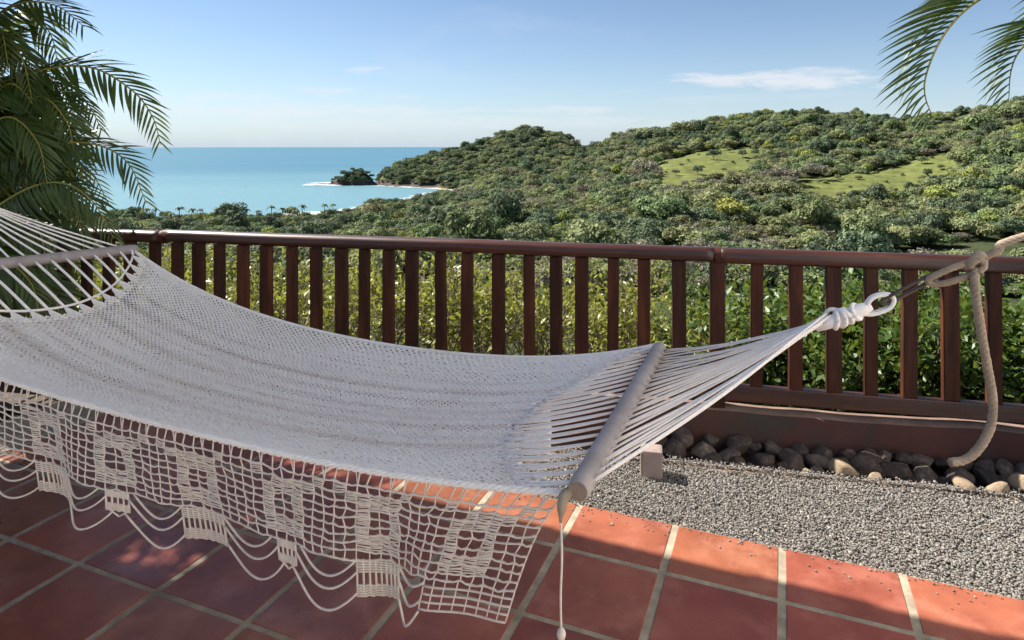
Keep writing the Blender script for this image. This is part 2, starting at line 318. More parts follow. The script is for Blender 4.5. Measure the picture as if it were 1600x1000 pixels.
def zones(px, d, z):
    w = (vnoise(px / 25, d / 25, 77) - 0.5)
    w = w + 0.8 * (vnoise(px / 9, d / 9, 79) - 0.5)
    past = in_poly(px + w * 26, d + w * 34, PAST1) | in_poly(px + w * 26, d - w * 34, PAST2)
    clear = in_poly(px, d, [(1175, 325), (1300, 333), (1310, 322), (1180, 315)])
    beach = (z < SEA + 1.3) & (d < 905)
    rock = (z < SEA + 9) & (d >= 905) & (d < 1100)
    return past | clear, beach, rock
ZP, ZB, ZR = zones(np.broadcast_to(GX[:, None], ZT.shape), YY, ZT)
zone = np.where(ZR, 0.75, np.where(ZB, 1.0, np.where(ZP, 0.35, 0.0)))
def terrain_mat():
    m = bpy.data.materials.new('terrain'); m.use_nodes = True; nt = m.node_tree; N = nt.nodes; L = nt.links
    b = N['Principled BSDF']; b.inputs['Roughness'].default_value = 0.95; b.inputs['Specular IOR Level'].default_value = 0.1
    at = N.new('ShaderNodeAttribute'); at.attribute_name = 'tint'
    geo = N.new('ShaderNodeNewGeometry')
    n = N.new('ShaderNodeTexNoise'); n.inputs['Scale'].default_value = 0.12; n.inputs['Detail'].default_value = 8; n.inputs['Roughness'].default_value = 0.7
    L.new(geo.outputs['Position'], n.inputs['Vector'])
    r = N.new('ShaderNodeValToRGB'); r.color_ramp.interpolation = 'LINEAR'; e = r.color_ramp.elements
    e[0].position = 0.0; e[0].color = (0.045, 0.055, 0.025, 1); e[1].position = 0.16; e[1].color = (0.06, 0.07, 0.03, 1)
    for p, c in ((0.30, (0.125, 0.145, 0.042, 1)), (0.45, (0.15, 0.16, 0.055, 1)), (0.6, (0.075, 0.062, 0.052, 1)), (0.8, (0.095, 0.076, 0.064, 1)), (0.95, (0.40, 0.34, 0.27, 1))):
        x = e.new(p); x.color = c
    L.new(at.outputs['Fac'], r.inputs[0])
    h = N.new('ShaderNodeHueSaturation'); L.new(r.outputs[0], h.inputs['Color'])
    mr = N.new('ShaderNodeMapRange'); mr.inputs['From Min'].default_value = 0.3; mr.inputs['From Max'].default_value = 0.7; mr.inputs['To Min'].default_value = 0.5; mr.inputs['To Max'].default_value = 1.45
    L.new(n.outputs[0], mr.inputs['Value']); L.new(mr.outputs[0], h.inputs['Value'])
    mr2 = N.new('ShaderNodeMapRange'); mr2.inputs['From Min'].default_value = 0.3; mr2.inputs['From Max'].default_value = 0.7; mr2.inputs['To Min'].default_value = 0.485; mr2.inputs['To Max'].default_value = 0.515
    L.new(n.outputs[0], mr2.inputs['Value']); L.new(mr2.outputs[0], h.inputs['Hue'])
    L.new(h.outputs[0], b.inputs['Base Color'])
    bp = N.new('ShaderNodeBump'); bp.inputs['Distance'].default_value = 0.6; bp.inputs['Strength'].default_value = 0.8; L.new(n.outputs[0], bp.inputs['Height']); L.new(bp.outputs[0], b.inputs['Normal'])
    return m
ni, nj = ZT.shape
ii, jj = np.meshgrid(np.arange(ni - 1), np.arange(nj - 1), indexing='ij')
q = np.stack([ii * nj + jj, (ii + 1) * nj + jj, (ii + 1) * nj + jj + 1, ii * nj + jj + 1], -1).reshape(-1, 4)
ob('terrain', new_mesh('terrain', np.stack([XX, YY, ZT], -1), q, None, (terrain_mat(),), True, zone.ravel()), kind='structure')

def sea_mat():
    m = bpy.data.materials.new('sea_water'); m.use_nodes = True; nt = m.node_tree; N = nt.nodes; L = nt.links
    b = N['Principled BSDF']; b.inputs['Roughness'].default_value = 0.45; b.inputs['Specular IOR Level'].default_value = 0.16; b.inputs['IOR'].default_value = 1.33
    geo = N.new('ShaderNodeNewGeometry'); mp = N.new('ShaderNodeMapping'); mp.inputs['Scale'].default_value = (0.0006, 0.006, 1); L.new(geo.outputs['Position'], mp.inputs[0])
    n = N.new('ShaderNodeTexNoise'); n.inputs['Scale'].default_value = 1; n.inputs['Detail'].default_value = 6; n.inputs['Roughness'].default_value = 0.6; L.new(mp.outputs[0], n.inputs['Vector'])
    # shallow, sandy water in the bay is paler
    vm = N.new('ShaderNodeVectorMath'); vm.operation = 'DISTANCE'; vm.inputs[1].default_value = (-330, 480, SEA); L.new(geo.outputs['Position'], vm.inputs[0])
    mr = N.new('ShaderNodeMapRange'); mr.inputs['From Min'].default_value = 250; mr.inputs['From Max'].default_value = 1400; mr.interpolation_type = 'SMOOTHSTEP'; L.new(vm.outputs['Value'], mr.inputs['Value'])
    ad = N.new('ShaderNodeMath'); ad.operation = 'MULTIPLY_ADD'; ad.inputs[1].default_value = 1.7; ad.inputs[2].default_value = -0.85; L.new(n.outputs[0], ad.inputs[0])
    a2 = N.new('ShaderNodeMath'); a2.operation = 'ADD'; a2.use_clamp = True; L.new(mr.outputs[0], a2.inputs[0]); L.new(ad.outputs[0], a2.inputs[1])
    mx = N.new('ShaderNodeMix'); mx.data_type = 'RGBA'; mx.inputs['A'].default_value = (0.125, 0.240, 0.285, 1); mx.inputs['B'].default_value = (0.062, 0.160, 0.225, 1)
    L.new(a2.outputs[0], mx.inputs['Factor']); L.new(mx.outputs['Result'], b.inputs['Base Color'])
    n2 = N.new('ShaderNodeTexNoise'); n2.inputs['Scale'].default_value = 0.05; n2.inputs['Detail'].default_value = 7; L.new(geo.outputs['Position'], n2.inputs['Vector'])
    bp = N.new('ShaderNodeBump'); bp.inputs['Distance'].default_value = 1.2; bp.inputs['Strength'].default_value = 1.0; L.new(n2.outputs[0], bp.inputs['Height']); L.new(bp.outputs[0], b.inputs['Normal'])
    return m
R = 16000
th = np.arange(96) / 96 * 2 * math.pi
V = np.concatenate([[[0, 0, SEA]], np.stack([R * np.cos(th), R * np.sin(th), np.full(96, SEA)], -1)])
ob('sea', new_mesh('sea', V, None, [(0, 1 + i, 1 + (i + 1) % 96) for i in range(96)], (sea_mat(),)), kind='structure')
# surf: ragged foam strips on the beach and round the sea stack
foam_m = mat('sea_foam', (0.80, 0.83, 0.84), (0.70, 0.75, 0.77), 0.3, 0.8, coord='Object')
def foam(line, w, seed, name='surf', dens=2.2):
    r = np.random.default_rng(seed); mb = MB(); line = spline(line, 140)
    for k in range(int(len(line) * dens)):
        c = line[r.integers(len(line))] + np.array([r.normal(0, w * 0.35), r.normal(0, w), 0])
        a, b2 = r.uniform(3, 11), r.uniform(0.7, 2.2); n = 9; t = np.arange(n) / n * 2 * math.pi
        rr = r.uniform(0.6, 1.2, n); V = np.stack([c[0] + a * rr * np.cos(t), c[1] + b2 * rr * np.sin(t), np.full(n, SEA + 0.25 + 0.002 * k)], -1)
        V = np.concatenate([[[c[0], c[1], SEA + 0.35 + 0.002 * k]], V]); mb.add(V, None, [(0, 1 + i, 1 + (i + 1) % n) for i in range(n)])
    return ob(name, mb.mesh(name, (foam_m,)), kind='stuff', label='white surf breaking along the shore', cat='surf')
pd = lambda px, d: np.array([(px - EX) / F * d, d, 0])
foam([pd(430, 555), pd(500, 575), pd(560, 612), pd(600, 640), pd(640, 672), pd(680, 733), pd(705, 790), pd(722, 850)], 7, 1)
foam([pd(640, 700), pd(670, 760), pd(690, 810)], 18, 2)
foam([pd(482, 968), pd(500, 972), pd(530, 968)], 5, 3)
foam([pd(488, 1010), pd(520, 1030), pd(540, 1030)], 6, 4)
foam([pd(590, 958), pd(640, 925), pd(690, 895)], 3, 5, dens=0.35)

# ------------------------------------------------------------------ woods
def crown(seed, w, h, z0, lobes, leaves, size, mats, trunk=True, hollow=0.25):
    r = np.random.default_rng(seed); mb = MB()
    L = r.normal(size=(lobes, 3)); L /= np.linalg.norm(L, axis=1)[:, None]; L *= r.uniform(0.35, 0.95, lobes)[:, None]; L[:, 2] = np.abs(L[:, 2]) * 0.9 - 0.15
    C = L * np.array([w / 2, w / 2, h * 0.55]) + np.array([0, 0, z0 + h * 0.35]); RR = r.uniform(0.13, 0.27, lobes) * w; LT = r.normal(0, 0.16, lobes)
    k = r.integers(lobes, size=leaves); d = r.normal(size=(leaves, 3)); d /= np.linalg.norm(d, axis=1)[:, None]
    d[:, 2] = np.where(d[:, 2] < -0.35, -d[:, 2], d[:, 2])
    p = C[k] + d * (RR[k] * r.uniform(1 - hollow, 1.08, leaves))[:, None] * np.array([1, 1, 0.8])
    n = d + r.normal(0, 0.38, (leaves, 3)); n /= np.linalg.norm(n, axis=1)[:, None]
    a = np.cross(n, r.normal(size=(leaves, 3))); a /= np.linalg.norm(a, axis=1)[:, None]; b = np.cross(n, a)
    s = size * r.uniform(0.5, 1.35, leaves)[:, None]
    V = np.stack([p - a * s - b * s * 0.35, p + b * s * 0.6 - a * s * 0.1, p + a * s + b * s * 0.2, p - b * s * 0.7 + a * s * 0.15], 1).reshape(-1, 3)
    mb.add(V, np.arange(leaves * 4).reshape(-1, 4), None, np.repeat(np.clip(r.normal(0.5, 0.2, leaves) + LT[k], 0, 1), 4))
    nleaf = leaves
    return mb, C
def trunk_mb(C, z0, r0, seed):
    r = np.random.default_rng(seed); mb = MB(); top = np.array([r.normal(0, 0.2), r.normal(0, 0.2), z0 + 0.6])
    mb.tube(spline([(0, 0, -1.0), (r.normal(0, 0.1), r.normal(0, 0.1), z0 * 0.5), top], 6), np.linspace(r0, r0 * 0.6, 6), 6)
    for c in C[:6]: mb.tube(spline([top - (0, 0, 0.3), (top + c) / 2 + (0, 0, -0.2), c], 5), np.linspace(r0 * 0.5, r0 * 0.15, 5), 5)
    return mb
PROTO = []                                          # (crown mesh, trunk mesh)
specs = [('crown_a', 9.0, 6.0, 1.6, 20, 1900, 0.36), ('crown_b', 9.5, 7.0, 1.8, 24, 2000, 0.36), ('crown_c', 8.5, 5.5, 1.6, 26, 1200, 0.30), ('crown_d', 8.0, 5.5, 1.4, 18, 1700, 0.34),
         ('crown_e', 10.5, 5.5, 1.6, 24, 2000, 0.36), ('crown_a', 7.5, 4.0, 0.6, 14, 1300, 0.32), ('crown_b', 7.0, 8.5, 2.0, 20, 1800, 0.35), ('crown_e', 6.5, 3.6, 0.4, 13, 1200, 0.30)]
for k, (mn, w, h, z0, lb, lv, sz) in enumerate(specs):
    mb, C = crown(100 + k, w, h, z0, lb, lv, sz, None, hollow=0.5 if mn == 'crown_c' else 0.25)
    PROTO.append((mb.mesh('tree_crown', (M[mn],)), trunk_mb(C, z0, 0.22, k).mesh('tree_trunk', (M['bark'],), True)))
def scatter(name, pts, rotz, scl, idx, protos, tilt=None):
    """one object whose points carry instances of the given meshes"""
    me = bpy.data.meshes.new(name); me.vertices.add(len(pts)); me.vertices.foreach_set('co', np.asarray(pts, np.float32).ravel())
    rot = np.zeros((len(pts), 3), np.float32); rot[:, 2] = rotz
    if tilt is not None: rot[:, :2] = tilt
    s = np.asarray(scl, np.float32); s = np.repeat(s[:, None], 3, 1) if s.ndim == 1 else s
    for nm, ty, arr, key in (('rot', 'FLOAT_VECTOR', rot, 'vector'), ('scl', 'FLOAT_VECTOR', s, 'vector'), ('idx', 'INT', np.asarray(idx, np.int32), 'value')):
        a = me.attributes.new(nm, ty, 'POINT'); a.data.foreach_set(key, np.ascontiguousarray(arr).ravel())
    c = bpy.data.collections.new(name + '_kinds')
    for k, p in enumerate(protos):
        c.objects.link(bpy.data.objects.new('%s_kind_%02d' % (name, k), p))
    o = ob(name, me, kind='stuff')
    ng = bpy.data.node_groups.new(name + '_nodes', 'GeometryNodeTree'); N = ng.nodes; L = ng.links
    ng.interface.new_socket('Geometry', in_out='INPUT', socket_type='NodeSocketGeometry'); ng.interface.new_socket('Geometry', in_out='OUTPUT', socket_type='NodeSocketGeometry')
    gi_, go = N.new('NodeGroupInput'), N.new('NodeGroupOutput'); iop = N.new('GeometryNodeInstanceOnPoints'); ci = N.new('GeometryNodeCollectionInfo')
    ci.inputs['Collection'].default_value = c; ci.inputs['Separate Children'].default_value = True; ci.inputs['Reset Children'].default_value = True
    def na(nm, ty): n = N.new('GeometryNodeInputNamedAttribute'); n.data_type = ty; n.inputs['Name'].default_value = nm; return n.outputs['Attribute']
    er = N.new('FunctionNodeEulerToRotation'); L.new(na('rot', 'FLOAT_VECTOR'), er.inputs[0])
    iop.inputs['Pick Instance'].default_value = True
    L.new(gi_.outputs[0], iop.inputs['Points']); L.new(ci.outputs[0], iop.inputs['Instance']); L.new(na('idx', 'INT'), iop.inputs['Instance Index'])
    L.new(er.outputs[0], iop.inputs['Rotation']); L.new(na('scl', 'FLOAT_VECTOR'), iop.inputs['Scale']); L.new(iop.outputs[0], go.inputs[0])
    o.modifiers.new('scatter', 'NODES').node_group = ng
    return o
def sample_land(n, dlo, dhi, ulo=-0.98, uhi=1.05):
    d = np.sqrt(rng.uniform(dlo ** 2, dhi ** 2, n)); u = rng.uniform(ulo, uhi, n); x = u * d
    return x, d
x, y = sample_land(60000, 14, 1230)
px = EX + x / y * F; z = ground_z(x, y); p_, b_, r_ = zones(px, y, z)
keep = (z > SEA + 1.4) & ~p_ & ~((z < SEA + 3.2) & (y > 900) & (y < 1080) & (px < 730))
keep &= (y > 190) & ((y > 270) | (z + 8.5 < EH - 0.152 * y))
x, y, z, px = x[keep], y[keep], z[keep], px[keep]
# thin out to about one tree per 5 m cell
cell = (5.2 + 1.2 * (fbm(x / 60, y / 60, 5) > 0.5)); cl = np.where((px < 620) & (y > 900), 4.4, 5.3); key = np.floor(x / cl).astype(np.int64) * 100003 + np.floor(y / cl).astype(np.int64) + (cl < 5) * 7919
_, first = np.unique(key, return_index=True); x, y, z, px = x[first], y[first], z[first], px[first]
print('forest', len(x))
nA = fbm(x / 90 + 7, y / 90 + 3, 31, 3); nB = rng.random(len(x)); nC = fbm(x / 45 + 17, y / 45 + 33, 41, 2)
dry = (nA + (nB - 0.5) * 0.3 > 0.56) | ((px > 1040) & (px < 1330) & (y > 380) & (y < 470) & (nB < 0.7))
idx = np.where(dry, np.where(nB < 0.65, 2, 4), np.where(nB < 0.26, 0, np.where(nB < 0.45, 1, np.where(nB < 0.58, 3, np.where(nB < 0.74, 4, np.where(nB < 0.84, 5, np.where(nB < 0.94, 6, 7)))))))
idx = np.where((nC > 0.52) & (nB > 0.5) & ~dry & (y < 520), np.where(nB > 0.72, 3, 4), idx)
idx = np.where((y > 820) & (px < 960) & (nB < 0.6), np.where(nB < 0.35, 1, 0), idx)
idx = np.where((px > 500) & (px < 620) & (y > 900), np.where(nB < 0.5, 1, 5), idx)
scl = np.exp(rng.normal(0.0, 0.31, len(x))) * np.where((px < 620) & (y > 900), 0.66, 1.0) * np.where((px < 560) & (y > 400) & (y < 700), 0.72, 1.0)
front = in_poly(px, y + 22, PAST1) | in_poly(px, y + 45, PAST1) | in_poly(px, y + 22, PAST2) | in_poly(px, y + 45, PAST2); scl = np.where(front, scl * 0.5, scl)
sel = (y > 285) & (y < 400) & (px > 200) & (px < 1560) & (rng.random(len(x)) < 0.22)
sel2 = np.zeros(len(x), bool); sel2[np.nonzero(sel)[0][:70]] = True
fo = scatter('forest', np.stack([x, y, z - 0.4], -1)[~sel2], rng.uniform(0, 6.28, (~sel2).sum()), np.stack([scl, scl, scl * rng.uniform(0.75, 1.2, len(x))], -1)[~sel2], idx[~sel2], [p[0] for p in PROTO])
fo['label'] = 'dense green and dry grey woods covering the valley and hills'; fo['category'] = 'woods'
def tree(k, loc, s, rz, label, group=None, name='tree'):
    e = ob(name, None, None, loc, label, 'tree', group); e.rotation_euler.z = rz; e.scale = (s, s, s)
    ob('crown', PROTO[k][0], e); ob('trunk', PROTO[k][1], e)
    return e
kindlab = ['rounded mid green tree among the valley woods beyond the railing', 'dark green spreading tree among the valley woods beyond the railing', 'grey brown dry tree among the valley woods beyond the railing',
           'bright yellow green tree among the valley woods beyond the railing', 'broad olive green tree among the valley woods beyond the railing', 'low rounded green tree among the valley woods beyond the railing',
           'tall narrow dark green tree among the valley woods beyond the railing', 'small olive bush among the valley woods beyond the railing']
for k in np.nonzero(sel2)[0]:
    tree(int(idx[k]), (x[k], y[k], z[k] - 0.3), float(scl[k]), rng.uniform(0, 6.28), kindlab[int(idx[k])], 'trees among the valley woods')
def at(px_, d): X = (px_ - EX) / F * d; return (X, d, float(ground_z(np.array([X]), np.array([float(d)]))[0]) - 0.2)
for px_, d, k, s, lab in ((1032, 330, 1, 1.9, 'largest dark green tree in the valley, below the first pasture'), (1128, 262, 3, 1.25, 'pale yellow green domed tree just above the rail joint'),
                          (1078, 258, 3, 0.8, 'bright green low tree just left of the pale domed tree'), (1028, 505, 2, 1.15, 'grey tree at the left end of the first grassy slope'),
                          (1056, 508, 2, 0.85, 'small bare grey tree on the lower edge of first grassy slope'), (1090, 508, 1, 0.95, 'rounded dark bush on lower middle of the first grassy slope'),
                          (1115, 590, 1, 1.25, 'large dark tree on the upper crest of first grassy slope'), (1160, 600, 1, 0.95, 'dark tree on the upper right of first grassy slope'),
                          (1064, 560, 7, 0.7, 'tiny bush on the open left part of first grassy slope'), (1440, 498, 0, 0.9, 'rounded tree standing alone on the second grassy slope'),
                          (1372, 505, 6, 0.7, 'narrow dark tree on the crest of the second grassy slope'), (1342, 450, 7, 0.8, 'low bush on the lower left of second grassy slope'),
                          (1290, 445, 7, 0.6, 'tiny bush at the left tip of second grassy slope')):
    tree(k, at(px_, d), s, rng.uniform(0, 6.28), lab)
bush_n = 0
for px_, d in ((1040, 530), (1075, 585), (1098, 545), (1130, 520), (1145, 560), (1168, 575), (1092, 625), (1140, 640), (1255, 432), (1310, 455), (1328, 428), (1365, 470), (1385, 440), (1410, 475), (1455, 515), (1470, 470), (1420, 510)):
    tree([7, 5, 7, 4][bush_n % 4], at(px_, d), 0.45 + 0.35 * ((bush_n * 31) % 10) / 10, rng.uniform(0, 6.28), '%s small bush from the left scattered on the %s grassy slope' % (nth(bush_n if px_ < 1200 else bush_n - 8), 'first' if px_ < 1200 else 'second'), 'bushes on the grassy slopes', 'bush'); bush_n += 1
# coconut palms along the beach
def coast_palm_meshes(seed):
    r = np.random.default_rng(seed); t = MB(); c = MB(); h = 9.0
    top = np.array([r.normal(0, 0.8), 0, h]); t.tube(spline([(0, 0, -1), (top[0] * 0.3, 0, h * 0.5), top], 7), np.linspace(0.28, 0.16, 7), 6)
    for k in range(13):
        a = k / 13 * 6.28 + r.uniform(-0.2, 0.2); el = r.uniform(-0.2, 0.9); Lf = r.uniform(2.6, 3.4)
        dh = np.array([math.cos(a), math.sin(a), 0]); q = np.linspace(0, 1, 7)[:, None]
        c_ = top + dh * q * Lf * math.cos(el) + np.array([0, 0, 1]) * (q * Lf * math.sin(el) - q ** 2 * 2.4)
        w = np.array([0.12, 0.5, 0.62, 0.6, 0.5, 0.32, 0.05])[:, None]; sd = np.array([-dh[1], dh[0], 0])
        V = np.concatenate([c_ + sd * w - (0, 0, 0.2), c_, c_ - sd * w - (0, 0, 0.2)]); Q = []
        for m_ in (0, 7):
            Q += [(m_ + i, m_ + i + 1, m_ + 8 + i, m_ + 7 + i) for i in range(6)]
        c.add(V, Q, None, r.random())
    return t.mesh('coconut_trunk', (M['bark'],), True), c.mesh('coconut_crown', (M['crown_b'],))
CP = [coast_palm_meshes(k) for k in range(3)]
for k, (px_, d) in enumerate(sorted(((228, 470), (243, 482), (280, 480), (268, 455), (300, 476), (313, 488), (340, 470), (386, 480), (404, 486), (424, 495), (441, 488), (472, 500), (462, 480), (507, 520), (520, 540), (360, 455), (200, 480)))):
    e = ob('coconut_palm', None, None, at(px_, d), '%s small coconut palm from the left in the row above the beach' % nth(k), 'palm tree', 'coconut palms along the beach'); e.rotation_euler.z = k * 1.7
    s = 1.05 + 0.4 * ((k * 37) % 10) / 10; e.scale = (s, s, s)
    ob('trunk', CP[k % 3][0], e); ob('crown', CP[k % 3][1], e)

# ------------------------------------------------------------------ terrace ground: tile floor, gravel, stone bed
TD = np.array([0.925, -0.38]); TN = np.array([0.38, 0.925])          # along the tile rows / towards the garden
TD /= np.linalg.norm(TD); TN = np.array([-TD[1], TD[0]])
def T2(t, n, z=0.0): p = TD * t + TN * n; return np.array([p[0], p[1], z])
ROT_T = math.atan2(TD[1], TD[0])
N_EDGE, PT, PN = 2.64, 0.3875, 0.372
floor = ob('floor', bevel_box(9.0, 7.0, 0.20, 0.0), None, T2(0.6, N_EDGE - 3.5 - 0.002, -0.0985), kind='structure'); floor.rotation_euler.z = ROT_T; floor.data.materials.append(M['grout'])
tile_me = bevel_box(PT - 0.027, PN - 0.021, 0.016, 0.002); tile_me.materials.append(M['tile'])
edge_me = bevel_box(PT - 0.027, 0.313 - 0.021, 0.016, 0.002); edge_me.materials.append(M['tile'])
inv = floor.matrix_basis.inverted()
def add_tile(me, t, n):
    o = ob('tile', me, floor); p = T2(t, n, -0.0040 + rng.uniform(-0.0008, 0.0008))
    o.matrix_local = inv @ Matrix.Translation(Vector(p)) @ Matrix.Rotation(ROT_T + rng.normal(0, 0.003), 4, 'Z') @ Matrix.Rotation(math.pi * int(rng.integers(2)), 4, 'Z')
for i in range(-10, 8):
    t = PT * (i + 0.5)
    if t - 0.3 < -3.75 or t > 2.9: continue
    add_tile(edge_me, t, N_EDGE - 0.313 / 2 + 0.004)
    for j in range(5): add_tile(tile_me, t, N_EDGE - 0.313 - PN * (j + 0.5))
FD = np.array([0.978, -0.21]); FD /= np.linalg.norm(FD); FN = np.array([-FD[1], FD[0]]); ROT_F = math.atan2(FD[1], FD[0])
NF = 3.60
def F2(s, n, z=0.0): p = FD * s + FN * n; return np.array([p[0], p[1], z])
def s_of(px_, n=NF): u = (px_ - EX) / F; d = n / (FN[0] * u + FN[1]); return u * d * FD[0] + d * FD[1]
# gravel path: base sheet between the tiles and the stone edging, pebbles on top
def isect(nt_, nf_): A = np.array([TN, FN]); return np.linalg.solve(A, [nt_, nf_])
c0 = isect(N_EDGE, 3.24); NG = 3.235
pA, pB, pC, pD = np.array([*c0, -0.035]), T2(4.5, N_EDGE, -0.035), F2(6.0, NG, -0.035), None
ob('gravel_path', new_mesh('gravel_path', [pA, pB, np.array([6.5, 1.0, -0.035]), pC], None, [(0, 1, 2), (0, 2, 3)], (M['gravelbase'],)), kind='structure')
def rock_mesh(seed, n=2, squash=(1, 0.8, 0.65), m='rock', rough=0.2):
    import bmesh
    r = np.random.default_rng(seed); bm = bmesh.new(); bmesh.ops.create_icosphere(bm, subdivisions=n, radius=0.5)
    ks = r.normal(size=(11, 3)); ks /= np.linalg.norm(ks, axis=1)[:, None]; am = r.uniform(0.27, 0.43, 11)
    for v in bm.verts:
        c = np.array(v.co)
        for k_, a_ in zip(ks, am):
            dt = c @ k_
            if dt > a_: c = c - (dt - a_) * k_ * 0.92
        v.co = c * (1 + r.normal(0, rough * 0.05)) * np.array(squash) * 1.12
    me = bpy.data.meshes.new('stone'); bm.to_mesh(me); bm.free()
    for p in me.polygons: p.use_smooth = True
    if m: me.materials.append(M[m])
    return me
peb = [rock_mesh(s, 1, (1, 0.75, 0.6), 'pebble') for s in range(6)] + [rock_mesh(9, 1, (1, 0.8, 0.6), 'pebble_pale')]
n = 210000; gx = rng.uniform(-0.6, 2.7, n); gy = rng.uniform(1.3, 3.6, n)
k = (TN[0] * gx + TN[1] * gy > N_EDGE + 0.004) & (FN[0] * gx + FN[1] * gy < NG + 0.045 * rng.random(n) ** 2) & (gx / gy < 0.95); gx, gy = gx[k], gy[k]
strayx = rng.uniform(-0.2, 2.2, 900); strayn = N_EDGE - rng.exponential(0.035, 900); strayy = (strayn - TN[0] * strayx) / TN[1]; ks_ = rng.random(900) < 0.28
gx = np.concatenate([gx, strayx[ks_]]); gy = np.concatenate([gy, strayy[ks_]])
gs = 0.0062 + 0.009 * rng.random(len(gx)) ** 1.8 + 0.008 * (rng.random(len(gx)) < 0.02); gz = np.where(FN[0] * gx + FN[1] * gy > 3.215, 0.014, 0.0) - 0.033 + rng.uniform(0, 0.012, len(gx)) + 0.006 * fbm(gx * 3 + 20, gy * 3 + 20, 55)
gi2 = np.where(rng.random(len(gx)) < 0.03, 6, rng.integers(0, 6, len(gx)))
gz[len(gz) - ks_.sum():] = 0.007; gs[len(gz) - ks_.sum():] *= 0.8
go_ = scatter('gravel', np.stack([gx, gy, gz], -1), rng.uniform(0, 6.28, len(gx)), gs, gi2, peb, rng.uniform(-0.7, 0.7, (len(gx), 2)))
go_['label'] = 'loose grey gravel between the tiles and stone edging'; go_['category'] = 'gravel'
# stone bed, concrete edging
def strip(n0, n1, z0, z1, s0, s1, m, seed, name, wob=0.02, nn=120):
    r = np.random.default_rng(seed); s = np.linspace(s0, s1, nn); w = (fbm(s * 3.1 + 9, s * 0 + seed, seed) - 0.5) * 2 * wob; w2 = (fbm(s * 4.3 + 19, s * 0 + seed + .5, seed + 7) - 0.5) * 2 * wob
    rows = [np.array([F2(a, n0 + b, z0) for a, b in zip(s, w)]), np.array([F2(a, n0 + b + 0.004, z1) for a, b in zip(s, w)]), np.array([F2(a, n1 + b - 0.004, z1) for a, b in zip(s, w2)]), np.array([F2(a, n1 + b, z0) for a, b in zip(s, w2)])]
    V = np.concatenate(rows); Q = np.concatenate([np.stack([np.arange(nn - 1) + k * nn, np.arange(1, nn) + k * nn, np.arange(1, nn) + (k + 1) * nn, np.arange(nn - 1) + (k + 1) * nn], -1) for k in range(3)])
    return ob(name, new_mesh(name, V, Q, None, (M[m],), False), kind='structure')
strip(3.222, 3.262, -0.12, -0.020, -2.2, 4.0, 'edging', 3, 'kerb', 0.034, 260)
ob('soil_bed', new_mesh('soil_bed', [F2(-6, 3.23, -0.10), F2(6, 3.23, -0.10), F2(6, 3.75, -0.10), F2(-6, 3.75, -0.10)], [(0, 1, 2, 3)], None, (M['soil'],)), kind='structure')
# low plaster wall with a worn, wavy top
s0, s1 = -7.0, 5.2; ns = 150; s = np.linspace(s0, s1, ns)
ztop = 0.120 + (fbm(s * 1.3 + 4, s * 0 + 2, 91, 3) - 0.5) * 0.045 - 0.012 * np.clip(s - 1.4, 0, 3)
wn = (fbm(s * 1.1 + 14, s * 0 + 8, 95, 2) - 0.5) * 0.04
prof = [(-0.075, -0.25, 0), (-0.070, 0, 1), (-0.062, 0.010, 1), (-0.03, 0.017, 1), (0.03, 0.017, 1), (0.062, 0.008, 1), (0.07, 0, 1), (0.075, -0.25, 0)]
V = np.concatenate([np.array([F2(a, NF + dn + w, (zt + dz) if kk else -0.3) for a, w, zt in zip(s, wn, ztop)]) for dn, dz, kk in prof])
Q = np.concatenate([np.stack([np.arange(ns - 1) + k * ns, np.arange(1, ns) + k * ns, np.arange(1, ns) + (k + 1) * ns, np.arange(ns - 1) + (k + 1) * ns], -1) for k in range(7)])
mi = np.concatenate([np.full(ns - 1, 1 if 2 <= k <= 4 else 0) for k in range(7)])
ob('low_wall', new_mesh('low_wall', V, Q, None, (M['wall'], M['walltop']), False, None, mi), label='low red plaster wall with worn pale top under the wooden railing', cat='wall')
# river stones in the bed
RM = [rock_mesh(200 + k, 3, (1, rng.uniform(0.7, 0.9), rng.uniform(0.55, 0.75))) for k in range(9)]
RT = [rock_mesh(300 + k, 3, (1, 0.8, 0.68), 'rock_tan') for k in range(4)]
def stone(px_, n, size, zc, lab, grp, tan=False, k=0):
    p = F2(s_of(px_, n), n, zc); o = ob('river_stone', (RT if tan else RM)[k % (4 if tan else 9)], None, p, lab, 'stone', grp)
    o.rotation_euler = (rng.uniform(-0.3, 0.3), rng.uniform(-0.3, 0.3), rng.uniform(0, 6.28)); o.scale = (size, size, size)
kk = 0
for rowname, base_n, z_c, lo, hi, a, b in (('back row against the wall', 3.485, -0.02, 0.10, 0.16, 1010, 1640), ('middle row of the bed', 3.40, -0.045, 0.11, 0.17, 1030, 1640), ('front row by the kerb', 3.325, -0.06, 0.08, 0.13, 1045, 1640)):
    x_ = a; ki = 0
    while x_ < b:
        sz = rng.uniform(lo * 0.7, hi); w = sz * F / 3.1
        stone(x_ + w / 2, base_n + rng.uniform(-0.02, 0.02), sz, z_c + rng.uniform(-0.015, 0.02), '%s dark river stone from the left in the %s' % (nth(ki), rowname), 'river stones in the bed under the wall', False, kk); kk += 1; ki += 1
        x_ += w * rng.uniform(0.72, 1.1)
for k, (px_, n_, sz, zc, lab) in enumerate(((1318, 3.285, 0.125, 0.0, 'pale tan angular stone, largest lit one at the front of the stone bed'), (1368, 3.27, 0.075, -0.02, 'small tan stone just right of the largest pale stone'),
     (1508, 3.27, 0.10, -0.015, 'tan stone lit at the bed edge below the rope end'), (1562, 3.262, 0.10, -0.015, 'flat tan stone lit at the bed edge in the right corner'), (1606, 3.29, 0.13, 0.01, 'cream stone cut by the right edge of the picture'),
     (1262, 3.27, 0.05, -0.02, 'tiny tan stone left of the largest pale stone'))):
    stone(px_, n_, sz, zc, lab, None, True, k)
